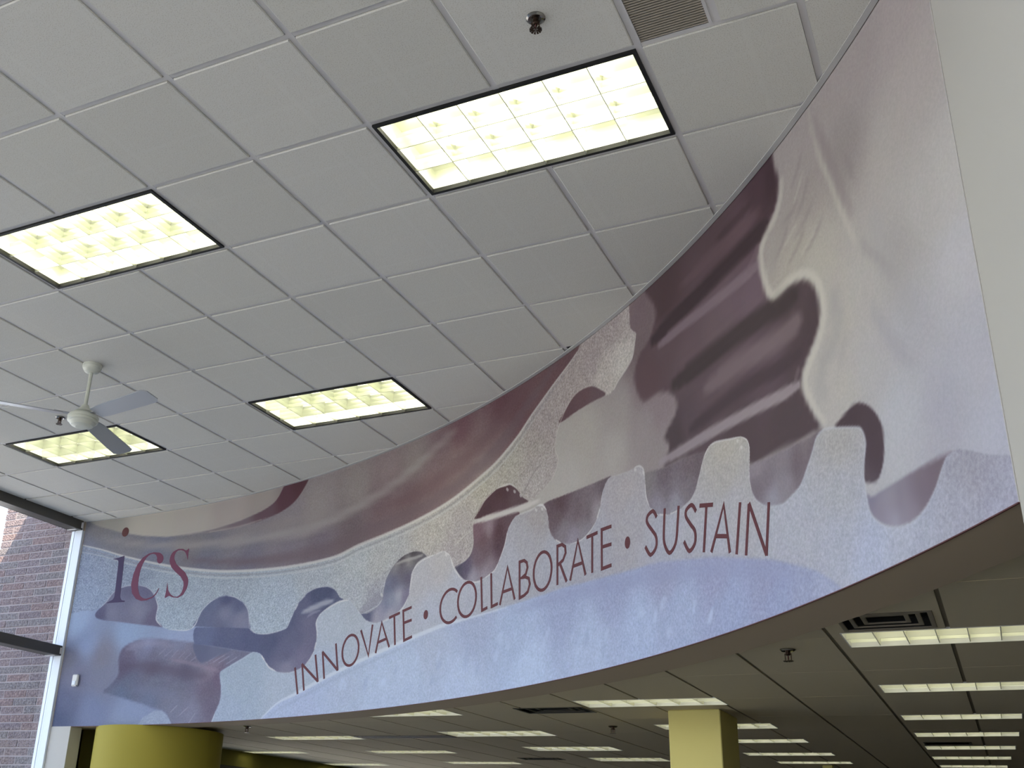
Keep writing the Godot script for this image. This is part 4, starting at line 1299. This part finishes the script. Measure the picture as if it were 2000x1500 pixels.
	fill_stroke([8184,555,8220,503,8301,452,8425,425,8512,438,8582,458,8641,507,8691,553,8732,598,8776,611,8830,603,8939,566,9044,526,9067,498,9075,453,9049,390,9035,330,9038,280,9045,222,9071,182,9130,140,9210,111,9306,104,9388,124,9461,165,9503,204,9543,236,9574,242], 10.3, [186, 192, 204], 12.4, 0.55)  # tooth edge light
	fill_stroke([362,1107,431,1158,494,1234,564,1279], 16.7, [200, 204, 210], 9.3, 0.36)  # tooth edge light
	fill_stroke([564,1279,693,1300,815,1290], 13.3, [200, 204, 210], 9.3, 0.48)  # tooth edge light
	fill_stroke([815,1290,912,1272,1002,1226,1070,1152], 9.0, [200, 204, 210], 9.2, 0.48)  # tooth edge light
	fill_stroke([1070,1152,1119,1070,1113,994], 11.4, [200, 204, 210], 9.1, 0.72)  # tooth edge light
	fill_stroke([1113,994,1125,936,1203,873], 13.5, [200, 204, 210], 9.1, 0.72)  # tooth edge light
	fill_stroke([1203,873,1303,838], 13.8, [200, 204, 210], 9.0, 0.15)  # tooth edge light
	fill_stroke([1303,838,1507,814,1599,821], 11.4, [200, 204, 210], 9.0, 0.6)  # tooth edge light
	fill_stroke([1599,821,1645,859,1675,912], 14.3, [200, 204, 210], 8.9, 0.72)  # tooth edge light
	fill_stroke([1675,912,1716,983,1812,1049,1914,1081], 8.8, [200, 204, 210], 9.0, 0.6)  # tooth edge light
	fill_stroke([1914,1081,2021,1084], 16.4, [200, 204, 210], 9.0, 0.15)  # tooth edge light
	fill_stroke([2021,1084,2133,1059,2236,1007], 11.0, [200, 204, 210], 8.9, 0.6)  # tooth edge light
	fill_stroke([2236,1007,2314,936,2349,843,2362,763], 9.9, [200, 204, 210], 8.8, 0.48)  # tooth edge light
	fill_stroke([2362,763,2457,710], 14.3, [200, 204, 210], 8.7, 0.48)  # tooth edge light
	fill_stroke([2457,710,2592,694,2724,699,2855,716], 10.6, [200, 204, 210], 8.6, 0.48)  # tooth edge light
	fill_stroke([2855,716,2899,779,2942,852], 14.2, [200, 204, 210], 8.6, 0.15)  # tooth edge light
	fill_stroke([2942,852,2987,915], 13.5, [200, 204, 210], 8.6, 0.72)  # tooth edge light
	fill_stroke([2987,915,3085,980], 12.2, [200, 204, 210], 8.6, 0.48)  # tooth edge light
	fill_stroke([3085,980,3188,1009,3349,1005,3447,966], 10.1, [200, 204, 210], 8.6, 0.48)  # tooth edge light
	fill_stroke([1993,-40,2047,83], 14.8, [190, 198, 212], 8.4, 0.5)  # tooth edge light
	fill_stroke([2047,83,2086,158], 14.4, [190, 198, 212], 8.5, 0.12)  # tooth edge light
	fill_stroke([2086,158,2092,273,2059,392], 13.1, [190, 198, 212], 8.5, 0.3)  # tooth edge light
	fill_stroke([2059,392,2130,440], 12.4, [190, 198, 212], 8.6, 0.12)  # tooth edge light
	fill_stroke([2130,440,2292,498,2443,547], 17.1, [190, 198, 212], 8.6, 0.3)  # tooth edge light
	fill_stroke([3831,721,4023,758,4077,805], 10.3, [200, 204, 214], 8.1, 0.44)  # tooth edge light
	fill_stroke([4077,805,4090,882], 12.8, [200, 204, 214], 8.1, 0.14)  # tooth edge light
	fill_stroke([4090,882,4103,943], 15.0, [200, 204, 214], 8.2, 0.44)  # tooth edge light
	fill_stroke([4992,883,5117,918,5184,962,5206,1037], 14.5, [200, 198, 196], 7.7, 0.33)  # tooth edge light
	fill_stroke([5206,1037,5195,1134,5255,1215], 14.2, [200, 198, 196], 7.7, 0.14)  # tooth edge light
	fill_stroke([5255,1215,5341,1290,5492,1339], 9.1, [200, 198, 196], 7.7, 0.66)  # tooth edge light
	fill_stroke([5492,1339,5644,1328,5732,1276], 13.8, [200, 198, 196], 7.6, 0.66)  # tooth edge light
	fill_stroke([6040,1166,6162,1226,6210,1279,6229,1334,6199,1397,6219,1510,6312,1619,6411,1680,6521,1694,6629,1673], 10.8, [196, 190, 186], 10.8, 0.5)  # tooth edge light
	fill_stroke([6884,1548,6944,1589,7039,1627,7099,1665,7127,1729,7147,1781], 17.0, [198, 194, 190], 10.2, 0.7)  # tooth edge light
	fill_stroke([7079,1010,7100,989], 15.8, [205, 206, 206], 6.3, 0.6)  # chip
	fill_stroke([7163,966,7184,946], 15.6, [205, 206, 206], 6.2, 0.6)  # chip
	fill_stroke([8085,826,8102,808], 13.3, [205, 206, 206], 5.3, 0.6)  # chip
	fill_stroke([4857,1011,4884,988], 19.6, [205, 206, 206], 7.8, 0.6)  # chip
	fill_stroke([6028,1068,6052,1046], 17.9, [205, 206, 206], 7.2, 0.6)  # chip
	fill_stroke([5956,1080,5980,1057], 18.0, [205, 206, 206], 7.2, 0.6)  # chip
	fill_stroke([8117,785,8133,767], 13.1, [205, 206, 206], 5.2, 0.6)  # chip
	fill_stroke([4054,848,4082,824], 20.4, [205, 206, 206], 8.2, 0.6)  # chip
	fill_stroke([5695,1271,5720,1247], 18.8, [205, 206, 206], 7.5, 0.6)  # chip
	fill_stroke([5606,1309,5632,1284], 19.0, [205, 206, 206], 7.6, 0.6)  # chip
	fill_stroke([5770,1224,5795,1200], 18.6, [205, 206, 206], 7.4, 0.6)  # chip
	fill_shape([1060,-40,1116,51,1187,85,1266,114,1352,107,1424,70,1527,-40,1469,-40,1143,-40], [1290,56,147,159,184], 16.1, 12, 1, 260)  # small tooth at the foot
	fill_shape([2568,-40,2812,115,3063,180,3313,251,3565,313,3945,386,4324,447,4638,489,4888,510,5137,513,5625,518,6272,513,6830,484,7302,447,7832,348,8265,234,8500,153,8681,76,8814,-40,8431,-40,7555,-40,6265,-40,4921,-40,3542,-40,2574,-40], [3210,50,165,179,211,3713,152,166,180,208,4107,50,170,186,216,4472,200,170,186,216,4708,388,166,178,206,5264,420,160,172,204,5098,73,174,190,222,5690,296,164,180,214,5869,88,176,194,228,6270,393,156,168,204,6543,120,170,186,220,6826,407,154,164,200,7074,148,166,182,218,7347,380,154,160,194,7475,155,160,174,210,7823,277,152,158,194,7936,93,154,166,204,8252,160,150,156,192,8318,51,150,160,198,8564,71,154,162,196,8710,29,160,168,200], 21.5, 13, 1, 260)  # smooth belt below the teeth
	fill_stroke([2579,-40,2813,107,3063,176,3314,247,3566,309,3945,383,4324,443,4639,482,4889,503,5137,506,5625,509], 29.7, [198, 208, 222], 15.8, 0.75)  # belt lip
	fill_stroke([2638,-40,2852,64,3102,134,3352,205,3603,268,3982,341,4360,403,4673,442], 20.1, [150, 162, 190], 20.1, 0.4)  # belt lip shade
	fill_stroke([5686,476,6271,464,6827,429,7347,375,7825,295,8257,188,8566,82], 78.3, [146, 154, 192], 57.0, 0.5)  # belt shade
	fill_stroke([6411,144,6461,230], 37.4, [150, 166, 204], 25.3, 0.4)  # belt streak
	fill_stroke([3601,160,3651,259], 51.9, [184, 202, 234], 31.9, 0.4)  # belt streak
	fill_stroke([5277,127,5309,176], 28.8, [150, 166, 204], 28.4, 0.4)  # belt streak
	fill_stroke([4525,244,4576,343], 28.3, [184, 202, 234], 30.4, 0.4)  # belt streak
	fill_stroke([4149,155,4169,204], 49.4, [184, 202, 234], 30.9, 0.4)  # belt streak
	fill_stroke([7035,76,7059,117], 24.9, [184, 202, 234], 23.2, 0.4)  # belt streak
	fill_stroke([6044,166,6069,261], 37.9, [186, 204, 234], 26.5, 0.4)  # belt streak
	fill_stroke([4924,236,4947,291], 24.8, [186, 204, 234], 29.5, 0.4)  # belt streak
	fill_stroke([7214,144,7256,209], 19.2, [186, 204, 234], 22.7, 0.4)  # belt streak
	fill_stroke([7220,166,7251,220], 32.8, [184, 202, 234], 22.8, 0.4)  # belt streak
	fill_stroke([4728,103,4783,170], 34.3, [150, 166, 204], 29.6, 0.4)  # belt streak
	fill_stroke([7100,196,7139,226], 19.1, [184, 202, 234], 23.2, 0.4)  # belt streak
	fill_stroke([6413,98,6436,149], 39.1, [186, 204, 234], 25.2, 0.4)  # belt streak
	fill_stroke([5142,240,5178,335], 25.6, [150, 166, 204], 29.0, 0.4)  # belt streak
	fill_stroke([7073,197,7103,251], 39.7, [184, 202, 234], 23.3, 0.4)  # belt streak
	fill_stroke([5128,183,5182,246], 47.6, [150, 166, 204], 28.9, 0.4)  # belt streak
	fill_stroke([3920,130,3941,240], 42.9, [150, 166, 204], 31.4, 0.4)  # belt streak
	fill_stroke([6690,82,6714,119], 41.5, [150, 166, 204], 24.3, 0.4)  # belt streak
	fill_stroke([7629,217,7672,258], 21.7, [150, 166, 204], 21.4, 0.4)  # belt streak
	fill_stroke([5505,309,5560,349], 35.1, [184, 202, 234], 28.2, 0.4)  # belt streak
	fill_stroke([4111,128,4163,221], 47.0, [184, 202, 234], 31.0, 0.4)  # belt streak
	fill_stroke([4292,215,4306,295], 28.2, [150, 166, 204], 30.8, 0.4)  # belt streak
	fill_stroke([7343,59,7378,111], 32.3, [186, 204, 234], 22.1, 0.4)  # belt streak
	fill_stroke([4807,209,4861,259], 46.0, [150, 166, 204], 29.7, 0.4)  # belt streak
	fill_stroke([7747,93,7782,134], 17.9, [186, 204, 234], 20.7, 0.4)  # belt streak
	fill_stroke([5936,196,5974,237], 40.9, [186, 204, 234], 26.8, 0.4)  # belt streak
	fill_stroke([6716,151,6763,202], 35.1, [186, 204, 234], 24.4, 0.4)  # belt streak
	fill_stroke([7289,206,7344,267], 37.9, [186, 204, 234], 22.6, 0.4)  # belt streak
	fill_stroke([6527,175,6546,243], 25.5, [150, 166, 204], 25.1, 0.4)  # belt streak
	fill_stroke([4802,249,4837,341], 33.3, [186, 204, 234], 29.8, 0.4)  # belt streak
	fill_stroke([6502,142,6552,194], 39.3, [150, 166, 204], 25.0, 0.4)  # belt streak
	fill_stroke([5637,240,5667,289], 47.2, [184, 202, 234], 27.7, 0.4)  # belt streak
	fill_stroke([7283,70,7320,133], 32.5, [150, 166, 204], 22.3, 0.4)  # belt streak
	fill_stroke([5485,184,5540,255], 46.4, [186, 204, 234], 28.0, 0.4)  # belt streak
	fill_stroke([6414,137,6457,211], 20.4, [184, 202, 234], 25.3, 0.4)  # belt streak
	fill_stroke([6253,173,6278,255], 24.6, [150, 166, 204], 25.9, 0.4)  # belt streak
	fill_stroke([3665,162,3688,218], 28.8, [186, 204, 234], 31.8, 0.4)  # belt streak
	fill_stroke([7779,113,7816,157], 22.9, [150, 166, 204], 20.6, 0.4)  # belt streak
	fill_stroke([6364,178,6391,266], 20.0, [186, 204, 234], 25.6, 0.4)  # belt streak
	fill_stroke([7715,58,7764,113], 26.8, [184, 202, 234], 20.7, 0.4)  # belt streak
	fill_stroke([6092,248,6121,316], 44.4, [186, 204, 234], 26.5, 0.4)  # belt streak
	fill_stroke([7738,62,7773,125], 28.6, [186, 204, 234], 20.7, 0.4)  # belt streak
	fill_stroke([5717,285,5750,355], 26.8, [184, 202, 234], 27.7, 0.4)  # belt streak
	fill_stroke([6351,230,6403,263], 22.6, [150, 166, 204], 25.7, 0.4)  # belt streak
	fill_stroke([7592,127,7625,196], 28.0, [186, 204, 234], 21.4, 0.4)  # belt streak
	fill_stroke([5552,271,5579,375], 32.0, [184, 202, 234], 28.1, 0.4)  # belt streak

func letter_strokes() -> Array:
	return [
		["I", 20, [[3014,386,3077,172]]],
		["N", 20, [[3154,195,3103,407], [3100,407,3323,254], [3324,250,3265,466]]],
		["N", 20, [[3402,268,3355,482], [3352,482,3565,321], [3567,317,3519,530]]],
		["O", 20, [[3816,459,3814,485,3806,509,3794,531,3777,550,3758,564,3736,572,3713,575,3690,572,3669,564,3649,550,3633,531,3620,509,3613,485,3610,459,3613,433,3620,409,3633,387,3649,368,3669,354,3690,346,3713,343,3736,346,3758,354,3777,368,3794,387,3806,409,3814,433,3816,459]]],
		["V", 20, [[3831,599,3947,394,3976,624]]],
		["A", 20, [[4036,404,4092,625,4204,431], [4058,481,4165,497]]],
		["T", 20, [[4183,648,4317,668], [4247,659,4276,438]]],
		["E", 20, [[4463,689,4359,676,4387,458,4485,474], [4369,586,4471,595]]],
		["C", 20, [[5028,712,5012,724,4994,733,4975,739,4955,742,4935,742,4915,738,4896,732,4879,723,4863,711,4849,697,4838,681,4830,664,4825,646,4824,627,4825,608,4830,590,4838,572,4849,556,4863,542,4879,531,4896,522,4915,515,4935,512,4955,512,4975,515,4994,521,5012,530,5028,541]]],
		["O", 20, [[5261,640,5258,666,5250,690,5237,712,5220,731,5199,745,5175,753,5151,756,5126,753,5103,745,5082,731,5064,712,5051,690,5043,666,5040,640,5043,614,5051,589,5064,567,5082,549,5103,535,5126,526,5151,523,5175,526,5199,535,5220,549,5237,567,5250,589,5258,614,5261,640]]],
		["L", 20, [[5318,763,5336,536,5400,545]]],
		["L", 20, [[5438,766,5451,543,5524,551]]],
		["A", 20, [[5549,537,5634,769,5723,545], [5574,616,5698,619]]],
		["B", 20, [[5779,665,5777,774,5831,773,5862,753,5871,719,5850,681,5779,665,5845,665,5887,648,5899,610,5875,566,5834,551,5781,544,5779,665]]],
		["O", 20, [[6150,663,6147,690,6139,714,6127,737,6111,755,6091,769,6069,778,6046,781,6023,778,6001,769,5982,755,5965,737,5953,714,5945,690,5943,663,5945,637,5953,613,5965,590,5982,572,6001,558,6023,549,6046,546,6069,549,6091,558,6111,572,6127,590,6139,613,6147,637,6150,663]]],
		["R", 20, [[6215,545,6217,780,6270,779,6305,758,6310,719,6280,682,6222,664], [6245,668,6318,546]]],
		["A", 20, [[6358,544,6449,762,6528,543], [6389,621,6508,620]]],
		["T", 20, [[6546,757,6667,757], [6609,757,6601,540]]],
		["E", 20, [[6819,756,6713,762,6706,541,6809,540], [6709,663,6814,656]]],
		["S", 20, [[7291,684,7285,693,7278,705,7268,717,7257,725,7244,726,7228,724,7212,719,7201,714,7195,707,7191,699,7190,690,7193,680,7201,669,7212,656,7225,643,7237,631,7248,619,7260,607,7271,595,7277,583,7281,569,7281,555,7279,542,7273,531,7262,520,7246,511,7229,505,7214,504,7200,514,7186,530,7174,547,7166,559]]],
		["U", 20, [[7376,707,7373,690,7368,665,7364,637,7360,613,7357,592,7354,572,7353,553,7356,534,7363,515,7374,496,7387,480,7401,471,7417,471,7434,478,7451,489,7465,503,7475,521,7482,543,7488,567,7493,591,7499,616,7505,642,7509,666,7513,682]]],
		["S", 20, [[7675,608,7669,617,7661,630,7651,642,7640,650,7627,652,7612,650,7597,646,7587,641,7580,635,7577,628,7576,619,7578,610,7584,599,7594,586,7605,574,7616,561,7626,550,7638,539,7648,528,7655,516,7658,502,7658,487,7655,472,7649,460,7638,450,7623,441,7607,435,7592,435,7579,445,7566,462,7555,480,7547,493]]],
		["T", 20, [[7712,626,7835,596], [7776,610,7726,397]]],
		["A", 20, [[7794,381,7933,568,7958,339], [7849,443,7953,416]]],
		["I", 20, [[8078,537,8015,318]]],
		["N", 20, [[8095,294,8152,509], [8153,511,8264,256], [8263,252,8319,467]]],
	]
func letter_outlines() -> Array:
	return [
		["i", [429,1583,501,1591,579,1605,583,1531,590,1429,595,1327,600,1237,603,1197,628,1165,669,1156,667,1143,552,1146,440,1146,476,1163,512,1178,528,1212,523,1312,517,1434,512,1537,500,1565,464,1576]],
		["C", [1045,1489,1071,1483,1097,1499,1104,1533,1085,1565,1039,1592,969,1603,903,1597,828,1565,767,1500,732,1407,723,1307,752,1221,814,1162,886,1137,959,1137,1029,1155,1076,1190,1103,1242,1093,1240,1062,1193,1014,1164,949,1154,892,1170,848,1208,819,1270,812,1350,817,1430,837,1498,873,1556,919,1584,963,1587,995,1574,1017,1547,1022,1516]],
		["S", [1433,1589,1432,1548,1434,1483,1415,1520,1380,1565,1325,1585,1278,1583,1254,1555,1252,1508,1289,1455,1358,1406,1423,1361,1466,1308,1480,1260,1470,1202,1433,1150,1369,1127,1300,1138,1245,1156,1208,1142,1194,1146,1200,1199,1202,1289,1226,1216,1261,1175,1311,1147,1366,1142,1406,1171,1423,1227,1414,1276,1369,1327,1293,1378,1229,1429,1195,1484,1197,1541,1230,1584,1288,1601,1350,1596,1397,1575]],
	]
